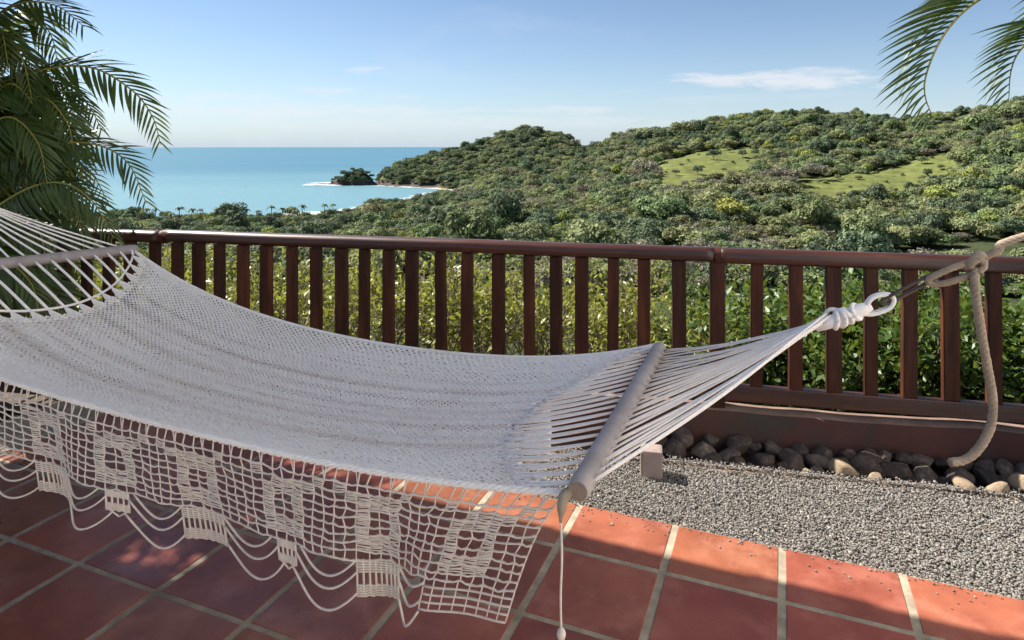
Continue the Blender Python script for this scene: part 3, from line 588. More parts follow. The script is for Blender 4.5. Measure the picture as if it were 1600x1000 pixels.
cb_ = ob('concrete_block', bevel_box(0.10, 0.09, 0.14, 0.012), None, (0.645, 3.04, 0.03), 'small pinkish concrete block standing on the gravel behind the hammock cords', 'block'); cb_.data.materials.append(M['concrete']); cb_.rotation_euler.z = ROT_F

# ------------------------------------------------------------------ wooden railing
fence = ob('railing', None, None, F2(0, NF, 0.12), 'dark red wooden railing with square balusters along the terrace edge', 'railing'); fence.rotation_euler.z = ROT_F
Z0 = 0.12
def rail_piece(name, sa, sb, z, w, h, m, seed):      # rounded log rail in the fence's own axes
    n = 60; s = np.linspace(sa, sb, n); th = np.arange(14) / 14 * 2 * math.pi
    cy = np.sign(np.cos(th)) * np.abs(np.cos(th)) ** 0.75 * w / 2; cz = np.where(np.sin(th) > 0, np.sin(th), np.sign(np.sin(th)) * np.abs(np.sin(th)) ** 0.5) * h / 2
    wy = (fbm(s * 0.8 + seed, s * 0, seed) - 0.5) * 0.012; wz = (fbm(s * 0.9 + seed * 2, s * 0 + 3, seed + 1) - 0.5) * 0.010
    V = np.stack([np.repeat(s, 14), (cy[None] + wy[:, None]).ravel(), (z - Z0 + cz[None] + wz[:, None]).ravel()], -1)
    i = np.arange(n - 1)[:, None] * 14; j = np.arange(14)[None]; k = (j + 1) % 14
    Q = np.stack([i + j, i + 14 + j, i + 14 + k, i + k], -1).reshape(-1, 4)
    V = np.concatenate([V, [[sa, 0, z - Z0], [sb, 0, z - Z0]]]); c1, c2 = n * 14, n * 14 + 1; jj = np.arange(14); k2 = (jj + 1) % 14
    T = np.concatenate([np.stack([np.full(14, c1), jj, k2], -1), np.stack([np.full(14, c2), (n - 1) * 14 + k2, (n - 1) * 14 + jj], -1)])
    return ob(name, new_mesh(name, V, Q, T, (M[m],), True), fence)
rail_piece('top_rail', s_of(-420), s_of(257), 0.921, 0.092, 0.076, 'rail', 3)
rail_piece('top_rail', s_of(259), s_of(1119), 0.924, 0.092, 0.076, 'rail', 11)
rail_piece('top_rail', s_of(1122), s_of(1900), 0.921, 0.095, 0.080, 'rail', 23)
for a in (258, 1120.5): rail_piece('joint_strap', s_of(a) - 0.016, s_of(a) + 0.016, 0.922, 0.100, 0.084, 'wood', 3)
bm_ = bevel_box(9.2, 0.05, 0.082, 0.006); bm_.materials.append(M['rail']); ob('bottom_rail', bm_, fence, (s_of(800), 0, 0.208 - Z0))
bal = []
for v in (0.060, 0.066, 0.072):
    me = bevel_box(v, 0.042, 0.64, 0.005); me.materials.append(M['wood']); bal.append(me)
post_me = bevel_box(0.074, 0.075, 0.80, 0.006); post_me.materials.append(M['wood'])
for k, a in enumerate((30, 66, 100, 135, 170, 205, 243, 278, 311, 344, 381, 416, 457, 494, 534, 569, 607, 644, 689, 730, 779, 827, 869, 909, 958, 1006, 1061, 1182, 1243, 1302, 1360, 1421, 1485, 1552, 1622, 1695)):
    o = ob('baluster', bal[(k * 7) % 3], fence, (s_of(a), rng.normal(0, 0.003), 0.565 - Z0)); o.rotation_euler = (0, rng.normal(0, 0.006), rng.normal(0, 0.05))
for a in (1120.5, 1770): ob('post', post_me, fence, (s_of(a), 0.0, 0.50 - Z0))

# ------------------------------------------------------------------ porch roof (above the picture; it shades the tiles and the hammock) and its posts
ZR_ = 2.9; K = -SUN[:2] / SUN[2]
sh_n = float(K @ TN) * ZR_; sh_t = float(K @ TD) * ZR_
EAVE_N = 2.43 - sh_n; LEFT_T = -3.35 - sh_t; RIGHT_T = 1.7 - sh_t
roof = ob('porch_awning', None, None, T2((LEFT_T + RIGHT_T) / 2, EAVE_N - 0.85, ZR_), 'wooden porch awning whose edge shades the tiled floor', 'awning'); roof.rotation_euler.z = ROT_T
W_ = RIGHT_T - LEFT_T
for i in range(14):
    if i == 3:                                        # gap added in one board to throw a patch of sun on the tiles
        for ya, yb in ((-0.85, 0.07), (0.47, 0.85)):
            me = bevel_box(W_ / 14 - 0.004, yb - ya, 0.03, 0.004); me.materials.append(M['roof']); ob('board', me, roof, (-W_ / 2 + W_ / 14 * (i + 0.5), (ya + yb) / 2, 0.015))
        continue
    me = bevel_box(W_ / 14 - 0.004, 1.7 + rng.uniform(-0.012, 0.012), 0.03, 0.004); me.materials.append(M['roof']); ob('board', me, roof, (-W_ / 2 + W_ / 14 * (i + 0.5), rng.uniform(-0.01, 0.01), 0.015))
for yy in (-0.7, 0.0, 0.7):
    me = bevel_box(W_, 0.08, 0.12, 0.005); me.materials.append(M['roof']); ob('beam', me, roof, (0, yy, -0.062))

MID_T = (LEFT_T + RIGHT_T) / 2; MID_N = EAVE_N - 0.85
for yy, tt_ in ((-0.7, LEFT_T + 0.3), (0.7, LEFT_T + 0.3), (-1.2 - MID_N, RIGHT_T - 0.3)):
    me = bevel_box(0.12, 0.12, ZR_ + 0.1, 0.006); me.materials.append(M['wood']); ob('leg', me, roof, (tt_ - MID_T, yy, -(ZR_ + 0.1) / 2 - 0.125))
me = bevel_box(0.10, 0.85 + MID_N + 1.3, 0.12, 0.005); me.materials.append(M['roof']); ob('beam', me, roof, (RIGHT_T - 0.3 - MID_T, (0.85 - 1.3 - MID_N) / 2, 0.095))
# white wall added outside the picture to bounce sunlight onto the shaded hammock
HX = 2.32
bounce_wall = ob('bounce_wall', None, None, (HX + 0.15, -2.3, -0.1), 'added unseen white wall bouncing sunlight onto the shaded terrace', 'bounce_wall')
me = bevel_box(0.30, 9.4, 6.2, 0.01); me.materials.append(M['plaster']); ob('wall', me, bounce_wall, (0, 0, 3.1))
me = bevel_box(0.06, 0.95, 2.1, 0.01); me.materials.append(M['wood']); ob('door', me, bounce_wall, (-0.16, -3.2, 1.15))
me = bevel_box(1.0, 9.8, 0.16, 0.01); me.materials.append(M['tile']); ob('roof', me, bounce_wall, (0.3, 0, 6.29))
# ------------------------------------------------------------------ hammock
A_, B_ = P(903, 768, 1.25), P(1031, 543, 2.25)
D_ = P(212, 389, 3.08); C_ = np.array([-2.15, 2.1, 1.062])
N0, N1 = np.array([0.115, 1.285]), np.array([-2.10, 2.12]); F0, F1 = np.array([0.49, 2.24]), np.array([-1.76, 3.06])
def fit(pix, p0, p1, extra, deg):
    ks, zs = [], []
    for px_, py_ in pix:
        u = (px_ - EX) / F; dv = p1 - p0; k_ = (p0[0] - u * p0[1]) / (u * dv[1] - dv[0]); d = p0[1] + dv[1] * k_
        ks.append(k_); zs.append(EH - (py_ - EY) / F * d)
    for e in extra: ks.append(e[0]); zs.append(e[1])
    return np.polyfit(ks, zs, deg)
cn = fit([(0, 592), (40, 603), (200, 647), (360, 691), (400, 700), (508, 723), (616, 741), (724, 754), (832, 766), (872, 768)], N0, N1, [(1.0, 1.05), (0.95, 0.985)], 5)
cf = fit([(218, 398), (256, 424), (320, 456), (380, 486), (400, 489), (475, 510), (569, 534), (632, 544), (719, 553), (794, 558), (869, 558), (944, 553), (1000, 547)], F0, F1, [(0.0, 0.82)], 5)
def Ned(k): k = np.asarray(k, float); return np.concatenate([N0 + (N1 - N0) * k[..., None], np.polyval(cn, k)[..., None]], -1)
def Fed(k): k = np.asarray(k, float); return np.concatenate([F0 + (F1 - F0) * k[..., None], np.polyval(cf, k)[..., None]], -1)
def bed(k, t):
    k, t = np.broadcast_arrays(np.asarray(k, float), np.asarray(t, float))
    p = Ned(k) * (1 - t)[..., None] + Fed(k) * t[..., None]
    dip = 0.085 * np.clip(np.sin(math.pi * np.clip(k, 0, 1)), 0, 1) ** 0.7
    p[..., 2] -= dip * np.clip(4 * t * (1 - t), 0, 1) ** 0.8
    p[..., 2] += 0.010 * (fbm(t * 9 + 50, k * 3 + 50, 83, 2) - 0.5) * np.clip(t * (1 - t) * 12, 0, 1) * np.clip(k * (1 - k) * 14, 0, 1)
    return p
LEN = np.linalg.norm(N1 - N0)
ham = ob('hammock', None, None, (-0.9, 2.2, 0.0), 'off white cotton net hammock with crocheted fringe and wooden spreader bars', 'hammock')
hi = Matrix.Translation((0.9, -2.2, 0))
def hp(name, me, kind=None):
    o = ob(name, me, ham, kind=kind); o.matrix_local = hi; return o
k0 = lambda t: 0.012 + 0.090 * np.clip(np.sin(math.pi * np.clip(t, 0, 1)), 0, 1) ** 0.75
k1 = lambda t: 1 - (0.012 + 0.105 * np.clip(np.sin(math.pi * np.clip(t, 0, 1)), 0, 1) ** 0.75)
NS, MS = 98, 186
net = MB()
for i in range(NS):
    t0 = (i + 0.5) / NS; q = np.linspace(0, 1, MS); q = q + (fbm(np.full(MS, i * 0.17 + 3), q * 9 + 2, 58, 3) - 0.5) * 2.6 / MS * np.clip(q * (1 - q) * 30, 0, 1); ks0 = k0(t0) + rng.uniform(0, 0.030) * math.sin(math.pi * t0); kk = ks0 + (k1(t0) - ks0) * q
    zig = np.where((np.arange(MS) + i) % 2 == 0, 1, -1) * 0.5 / NS
    t_ = t0 + zig
    # how open the knotting is: long bands that wander along the bed
    bands = sum(a_ * np.exp(-((t0 - c_ - 0.02 * (fbm(kk * 3 + c_ * 50, kk * 0 + 1, 63, 2) - 0.5)) / w_) ** 2) * (0.35 + 1.1 * fbm(kk * 4 + c_ * 90, kk * 0 + 2, 67, 3))
                for c_, w_, a_ in ((0.20, 0.018, 0.55), (0.27, 0.030, 1.0), (0.345, 0.016, 0.7), (0.42, 0.02, 0.95), (0.50, 0.014, 0.8), (0.565, 0.022, 0.9), (0.64, 0.012, 0.6), (0.72, 0.020, 0.9), (0.80, 0.012, 0.6)))
    op = np.clip(0.06 + 0.35 * (fbm(np.full(MS, t0 * 40.0), kk * 12, 71, 2) - 0.5) + 1.05 * bands, 0, 1)
    if t0 < 0.14: op *= 0.35
    if t0 > 0.86: op *= 0.5
    taper = np.clip((kk - k0(t0)) / 0.05, 0, 1) * np.clip((k1(t0) - kk) / 0.04, 0, 1); op = np.maximum(op, 0.85 * (1 - taper))
    wt = (0.0062 - 0.0042 * op) / 1.04
    lift = rng.normal(0, 0.0007, MS); ring = []
    for a_, h_ in ((-1.0, -0.0008), (-0.45, 0.0022), (0.45, 0.0022), (1.0, -0.0008), (0.0, -0.004)):
        p = bed(kk, t_ + a_ * wt); p[:, 2] += h_ + lift; ring.append(p)
    V = np.stack(ring, 1).reshape(-1, 3); b_ = np.arange(MS - 1)[:, None] * 5; j_ = np.arange(5)[None]; j2 = (j_ + 1) % 5
    net.add(V, np.stack([b_ + j_, b_ + 5 + j_, b_ + 5 + j2, b_ + j2], -1).reshape(-1, 4))
hp('net_bed', net.mesh('net_bed', (M['cotton'],), False), 'stuff')
hem = MB()
for k_ in range(3):
    kk = np.linspace(0.0, 1.0, 160); ph = kk * 260 + k_ * 2.094
    p = Ned(kk); p[:, 2] += 0.004 * np.sin(ph) - 0.002; p[:, 0] += 0.004 * np.cos(ph) * 0.35; p[:, 1] += 0.004 * np.cos(ph) * 0.9
    hem.tube(p, 0.0042, 5)
hp('near_hem', hem.mesh('near_hem', (M['cotton'],), True))
hem = MB(); hem.tube(Fed(np.linspace(0, 1, 100)), 0.008, 6); hp('far_hem', hem.mesh('far_hem', (M['cotton'],), True))
# spreader bars
def bar(name, a, b, r):
    q = np.array([0, 0.004, 0.012, 0.03, 0.25, 0.5, 0.75, 0.97, 0.988, 0.996, 1.0]); rr = np.array([0.80, 0.93, 0.99, 1.0, 1.0, 1.0, 1.0, 1.0, 0.99, 0.93, 0.80]) * r
    pts = a + (b - a) * q[:, None]; V, Q, T = tube(pts, rr, 20)
    me = new_mesh(name, V, Q, T, (M['barwood'], M['endgrain']), False, None, np.concatenate([np.zeros(len(Q)), np.ones(len(T))]))
    me.polygons.foreach_set('use_smooth', np.concatenate([np.ones(len(Q), bool), np.zeros(len(T), bool)]))
    return hp(name, me)
bd = (A_ - B_) / np.linalg.norm(A_ - B_); bar('spreader_bar', A_, B_, 0.0225)
bar('spreader_bar', C_ + (C_ - D_) * 0.02, D_, 0.0225)
# clew cords, one by one, from each bar to its gathering point
CR = P(1306, 500, 1.56); CL = P(-95, 289, 2.79)
ex = np.array([0.937, -0.35, 0.0])
rope_v = []
def cord(name, pts, r, m='cotton', sides=6):
    mb = MB(); mb.tube(pts, r, sides); return hp(name, mb.mesh(name, (M[m],), True))
NCR = 21
for i in range(NCR):
    f = 0.035 + 0.93 * i / (NCR - 1); o = B_ + (A_ - B_) * f
    sp_ = np.array([rng.normal(0, 0.006), rng.normal(0, 0.008), (0.5 - f) * -0.030 + rng.normal(0, 0.005)])
    a = o + ex * 0.012; b = CR + sp_ * 0.7 - ex * 0.02
    for w in ((0.0,) if i % 2 else (-0.0035, 0.0045)):
        mid_ = (a + b) / 2 + np.array([0, 0, -0.006 - rng.random() * 0.012]); cord('clew_cord', spline([a + (0, w, -w), mid_ + (0, w * 0.6, -w), b], 12), 0.0027)
    # continues through the bar to the net as a spread loop
    t_ = 1 - f; e1 = bed(k0(t_) + 0.030, t_ + 0.008); e2 = bed(k0(t_) + 0.022, t_ - 0.014); s_ = o - ex * 0.012
    for e in (e1, e2):
        m_ = (s_ + e) / 2 + np.array([0, 0, -0.004]); cord('net_cord', spline([s_, m_, e], 8), 0.0030)
NCL = 17
for i in range(NCL):
    f = 0.03 + 0.94 * i / (NCL - 1); o = D_ + (C_ - D_) * f; b = CL + np.array([0, rng.normal(0, 0.006), (0.5 - f) * -0.02])
    cord('clew_cord', spline([o - ex * 0.012, (o + b) / 2 + (0, 0, -0.012), b], 10), 0.0040)
    t_ = 1 - f; s_ = o + ex * 0.012; e0 = bed(k1(t_) + 0.018, t_); cord('net_cord', spline([s_, (s_ + e0) / 2 + (0, 0, 0.004), e0], 8), 0.0050)
    for w in np.linspace(-0.022, 0.022, 6): cord('net_strand', spline([e0, bed(k1(t_) + 0.004, t_ + w * 0.6), bed(k1(t_ + w) - 0.012, t_ + w)], 6), 0.0022)
tt = np.linspace(0.03, 0.97, 60); cord('head_cord', np.array([bed(k1(t) + 0.018, t) for t in tt]), 0.0048)
# ragged knots where the net begins at the right bar
kn = MB()
for i in range(42):
    t_ = (i + 0.5) / 42; k_ = k0(t_) ; q = np.linspace(-0.030 * abs(math.sin(i * 1.7)), 0.004, 6); kn.tube(bed(k_ + q, np.full(6, t_ + rng.normal(0, 0.002))) + (0, 0, 0.002), rng.uniform(0.002, 0.0042), 5)
hp('net_knots', kn.mesh('net_knots', (M['cotton'],), True), 'stuff')
# gathered knot and loop at the right clew
kn = MB(); axis = P(1385, 468, 1.535) - CR; al = np.linalg.norm(axis); axis /= al
sidev = np.cross(axis, (0, 0, 1)); sidev /= np.linalg.norm(sidev); upv = np.cross(sidev, axis)
kn.tube(np.array([CR - axis * 0.05, CR - axis * 0.01, CR + axis * 0.02, CR + axis * 0.06, CR + axis * 0.085]), [0.010, 0.015, 0.016, 0.016, 0.010], 12)
for s0_, r_ in ((0.0, 0.017), (0.011, 0.0185), (0.022, 0.018), (0.036, 0.0165), (0.05, 0.017)):
    th = np.linspace(0, 2 * math.pi, 15); kn.tube(CR + axis * (s0_ + 0.010 * np.sin(th + s0_ * 90))[:, None] + r_ * (np.cos(th)[:, None] * sidev + np.sin(th)[:, None] * upv), 0.0055, 6)
kn.tube(spline([CR + axis * 0.02 + upv * 0.014, CR + axis * 0.0 + upv * 0.024 - sidev * 0.012, CR - axis * 0.02 + upv * 0.010 - sidev * 0.02], 9), 0.005, 6)
hp('clew_knot', kn.mesh('clew_knot', (M['cotton'],), True))
lp = MB(); e_ = CR + axis * 0.06
for off in (-0.004, 0.005):
    lp.tube(spline([e_ - upv * 0.006 + sidev * off, e_ + axis * 0.035 + upv * 0.016 + sidev * off, e_ + axis * 0.068 + upv * 0.010 + sidev * off, e_ + axis * 0.076 - upv * 0.004 + sidev * off, e_ + axis * 0.058 - upv * 0.019 + sidev * off, e_ + axis * 0.02 - upv * 0.018 + sidev * off, e_ - axis * 0.01 - upv * 0.004 + sidev * off], 28), 0.0052, 7)
hp('clew_loop', lp.mesh('clew_loop', (M['cotton'],), True))
ln = MB(); ln.tube(spline([CL, CL - ex * 0.08 + (0, 0, 0.03), CL - ex * 0.16 + (0, 0, 0.075)], 10), 0.016, 8); hp('clew_knot', ln.mesh('clew_knot', (M['cotton'],), True))
# hanging pull cord at the near bar end
hc = P(880, 772, 1.26); mb = MB()
mb.tube(spline([A_ + bd * -0.02 + (0, 0, 0.0), hc + (0.004, 0, -0.002), P(878, 792, 1.25), P(876, 816, 1.25)], 14), np.array([0.006, 0.007, 0.009, 0.0105, 0.011, 0.011, 0.0105, 0.010, 0.0095, 0.009, 0.008, 0.006, 0.004, 0.003]), 8)
hp('cord_wrap', mb.mesh('cord_wrap', (M['rope'],), True))
mb = MB(); mb.tube(spline([P(876, 812, 1.25), P(878, 870, 1.25), P(876, 930, 1.252), P(877, 990, 1.25)], 24), 0.0024, 6); b_ = P(877, 991, 1.25)
mb.tube(b_ + np.array([[0, 0, 0.012], [0, 0, 0.008], [0, 0, 0], [0, 0, -0.008], [0, 0, -0.013]]), [0.003, 0.007, 0.009, 0.007, 0.003], 8)
mb.tube(spline([b_, b_ + (0.003, 0, -0.03), b_ + (-0.002, 0, -0.06)], 6), 0.003, 5); hp('pull_cord', mb.mesh('pull_cord', (M['fringe'],), True))
# crocheted fringe along the near edge
fr = MB(); CW = 0.0300; NCOL = int(LEN * 0.99 / CW); FPER = 18
def a_of_px(px_):
    u = (px_ - EX) / F; dv = N1 - N0; return (N0[0] - u * N0[1]) / (u * dv[1] - dv[0]) * LEN
PH = int(round(a_of_px(592) / CW))                    # column at the middle of a wide tab
fn2 = np.array([-0.35, -0.937, 0])
def fp(a, v):
    a = np.asarray(a, float); v = np.asarray(v, float); a, v = np.broadcast_arrays(a, v)
    e = 0.155 * (np.clip(v, 0, 1) / 0.30) ** 0.62; S0 = 0.55
    aa = np.where(a < S0, a + (1 - a / S0) * e, a)
    p = Ned(aa / LEN); wave = (np.sin(a * 11 + 0.6) * 0.5 + np.sin(a * 23 + 2.0) * 0.35 + np.sin(a * 5.2) * 0.4) * 0.034 * np.clip(v, 0, 0.4) / 0.3
    p = p + fn2 * (wave + 0.012 * np.clip(v / 0.02, 0, 1) - 0.10 * v)[..., None]
    p[..., 0] += 0.012 * np.sin(a * 17 + 1) * v / 0.3
    p[..., 2] -= v; return p
JT = rng.normal(0, 1, (NCOL + 4, 40, 2)) * np.array([0.0030, 0.0022])
ROWS = [0.031 + 0.0193 * j for j in range(10)]
def node(c, j): return fp(c * CW + JT[c, j, 0] * (c > 0), ROWS[j] + JT[c, j, 1])
def seg(p, q, r, n=4, sag=0.0, sides=5):
    r = r * 0.88 * rng.uniform(0.85, 1.15)
    f = np.linspace(0, 1, n)[:, None]; x = p + (q - p) * f; x[:, 2] -= sag * 4 * (f * (1 - f))[:, 0]; fr.tube(x, r, sides)
def filled(c, j):
    q_ = (c - PH + 2) // 9; m_ = (c - PH + 2) % 9; sh = q_ % 2; j = j - sh * 0
    if m_ <= 3: return (1 <= j <= 7) and (j <= 2 or j >= 6 or m_ in (0, 3)) and not (m_ == 3 and j == 1 and sh)
    return (m_ in (4, 8) and j == (0 if sh else 1)) or (m_ in (5, 7) and j == 0 and not sh)
for c in range(NCOL):
    seg(fp(c * CW, 0.002), node(c, 0), 0.0023, 3); 
    if c % 3 == 1: seg(fp(c * CW + 0.012, 0.002), node(c, 0), 0.0019, 3)
    for j in range(9): seg(node(c, j), node(c, j + 1), 0.0020, 3)
for j in range(10):
    nd = np.array([node(c, j) for c in range(NCOL)]); md = (nd[1:] + nd[:-1]) / 2; md[:, 2] -= rng.uniform(0.0, 0.0042, NCOL - 1)
    full = np.empty((2 * NCOL - 1, 3)); full[0::2] = nd; full[1::2] = md; rr_ = np.full(2 * NCOL - 1, 0.0019); rr_[0::2] = rng.uniform(0.0026, 0.0036, NCOL); fr.tube(full, rr_, 5)
for c in range(NCOL - 1):
    for j in range(9):
        if filled(c, j):
            a0, a1, b0, b1 = node(c, j), node(c, j + 1), node(c + 1, j), node(c + 1, j + 1)
            for f in (0.2, 0.4, 0.6, 0.8): seg(a0 + (a1 - a0) * (f + rng.normal(0, 0.05)), b0 + (b1 - b0) * (f + rng.normal(0, 0.05)), 0.0020, 4, rng.normal(0, 0.0007), 4)
VB = ROWS[-1]
def tab(ca, cb, hh):                                  # dense band, comb, dense band
    a0, a1 = ca * CW, cb * CW; g = np.linspace(a0, a1, 14)
    for v in np.linspace(0.006, hh * 0.34, 5): fr.tube(fp(g, VB + v), 0.0026, 4)
    for a in np.linspace(a0, a1, (cb - ca) * 2 + 1): seg(fp(a, VB), fp(a, VB + hh), 0.0030, 4)
    for v in np.linspace(hh * 0.72, hh, 5): fr.tube(fp(g, VB + v + 0.002 * np.sin(g * 400)), 0.0030, 4)
def loop(ca, va, cb, vb, drop, r=0.0028):
    q = np.linspace(0, 1, 16); a = (ca + (cb - ca) * q) * CW; v = va + (vb - va) * q + drop * 4 * q * (1 - q); fr.tube(fp(a, v), r, 5)
c = PH - FPER * 2 if PH > FPER * 2 else PH - FPER
starts = [PH + FPER * k for k in range(-1, 6)]
for cc in starts:
    w0, w1 = cc - 2, cc + 2; v0 = cc + 9
    if w0 > 11 and w1 < NCOL: tab(w0, w1, 0.088)
    if v0 - 1 > 11 and v0 + 1 < NCOL:
        tab(v0 - 1, v0 + 1, 0.055); seg(fp((v0 - 1) * CW, VB + 0.05), fp(v0 * CW, VB + 0.072), 0.003); seg(fp((v0 + 1) * CW, VB + 0.05), fp(v0 * CW, VB + 0.072), 0.003)
    if w1 > 11 and v0 + 1 < NCOL:
        loop(w1, VB, v0 - 1.6, VB, 0.045); loop(w1, VB + 0.03, v0 - 1, VB + 0.02, 0.050); loop(w1, VB + 0.08, v0 - 0.5, VB + 0.06, 0.055)
        loop(v0 + 1.6, VB, min(w0 + FPER, NCOL - 2), VB, 0.045); loop(v0 + 1, VB + 0.02, min(w0 + FPER, NCOL - 2), VB + 0.03, 0.050); loop(v0 + 0.5, VB + 0.06, min(w0 + FPER, NCOL - 2), VB + 0.08, 0.055)
# open grid corner at the right end
xr = [VB + 0.013 * k for k in range(5)]
for k in range(1, 5): fr.tube(fp(np.linspace(0, 8, 14) * CW, xr[k] + 0.004 * k), 0.0023, 5)
for c in range(0, 9): seg(fp(c * CW, VB), fp(c * CW, xr[4] + 0.016), 0.0018, 6)
loop(8, VB + 0.01, PH - 2, VB + 0.005, 0.022); loop(8, VB + 0.05, PH - 2, VB + 0.04, 0.03); loop(8, VB + 0.075, PH - 2, VB + 0.086, 0.045)
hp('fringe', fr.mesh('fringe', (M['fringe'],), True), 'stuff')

# ------------------------------------------------------------------ iron hook, tie rope, hanging posts
pH0, pH1 = P(1378, 474, 1.535), P(1466, 428, 1.50); hx = pH1 - pH0; hx /= np.linalg.norm(hx); hs = np.cross(hx, (0, 0, 1)); hs /= np.linalg.norm(hs); hu = np.cross(hs, hx)
hl = np.linalg.norm(pH1 - pH0); mb = MB(); th = np.linspace(0, 2 * math.pi, 40)
ct = np.cos(th); stt = np.sin(th)
mb.tube(pH0 + hx * (hl / 2 + ct * hl / 2)[:, None] + hu * (np.sign(stt) * np.abs(stt) ** 0.5 * 0.0085)[:, None] + hs * (stt * 0.006)[:, None], 0.0042, 8, False)
ob('iron_link', mb.mesh('iron_link', (M['iron'],), True), label='long dark iron link joining the hammock loop to the thick rope', cat='hook')
rope = ob('tie_rope', None, None, P(1520, 410, 1.47), 'thick beige braided rope knotted near the railing with its tail hanging in a curve', 'rope')
ri = Matrix.Translation(-Vector(P(1520, 410, 1.47)))
def rp(name, mb): o = ob(name, mb.mesh(name, (M['rope'],), True), rope); o.matrix_local = ri
def braid(pts, r, pitch=0.045, n=None):               # three strands laid round each other
    pts = spline(pts, 200); L_ = np.cumsum(np.r_[0, np.linalg.norm(np.diff(pts, axis=0), axis=1)])
    n = max(20, int(L_[-1] / 0.004)); s = np.linspace(0, L_[-1], n); c = np.stack([np.interp(s, L_, pts[:, i]) for i in range(3)], -1)
    tg = np.gradient(c, axis=0); tg /= np.linalg.norm(tg, axis=1)[:, None]; ref = np.array([0.2, 0.9, 0.1]); a = np.cross(tg, ref); a /= np.linalg.norm(a, axis=1)[:, None]; b = np.cross(tg, a)
    mb = MB()
    for k in range(4):
        ph = s / pitch * 2 * math.pi + k * math.pi / 2; mb.tube(c + r * 0.34 * (np.cos(ph)[:, None] * a + np.sin(ph)[:, None] * b), r * 0.66, 6)
    return mb
kp = P(1522, 410, 1.47)
rp('main_rope', braid([kp, P(1560, 391, 1.45), P(1610, 366, 1.43), np.array([1.62, 1.26, 1.50]), np.array([2.30, 1.02, 1.86])], 0.0085))
rp('loop', braid([kp + (0.004, 0, 0.004), P(1490, 418, 1.475), P(1462, 430, 1.49), P(1449, 439, 1.50), P(1462, 444, 1.495), P(1490, 439, 1.48), kp + (0.004, 0, -0.022)], 0.0078))
mb = braid([kp + (-0.010, -0.004, -0.012), kp + (-0.012, -0.012, 0.010), kp + (0.004, -0.014, 0.020), kp + (0.018, -0.008, 0.012), kp + (0.02, 0.006, -0.006), kp + (0.006, 0.014, -0.018), kp + (-0.010, 0.008, -0.012), kp + (-0.014, -0.010, 0.0), kp + (0.0, -0.018, 0.010), kp + (0.014, -0.012, -0.004), kp + (0.002, -0.012, -0.02)], 0.0080)
rp('knot', mb)
rp('tail', braid([kp + (0.0, -0.006, -0.012), P(1523, 440, 1.46), P(1530, 500, 1.455), P(1542, 570, 1.45), P(1551, 625, 1.45), P(1548, 665, 1.45), P(1530, 700, 1.45), P(1508, 718, 1.45), P(1484, 723, 1.45)], 0.0098, 0.05))
post2 = bevel_box(0.14, 0.14, 3.0, 0.01); post2.materials.append(M['wood'])
ob('porch_post', post2, None, (-3.30, 3.10, 1.5), 'square wooden porch post at the far end of the hammock', 'post')
mb = MB(); mb.tube(spline([CL - ex * 0.15 + (0, 0, 0.07), CL - ex * 0.5 + (0, 0, 0.24), np.array([-3.24, 3.08, 1.72])], 12), 0.011, 8)
ob('tie_rope', mb.mesh('tie_rope', (M['rope'],), True), label='rope tying the far hammock clew to its porch post', cat='rope')

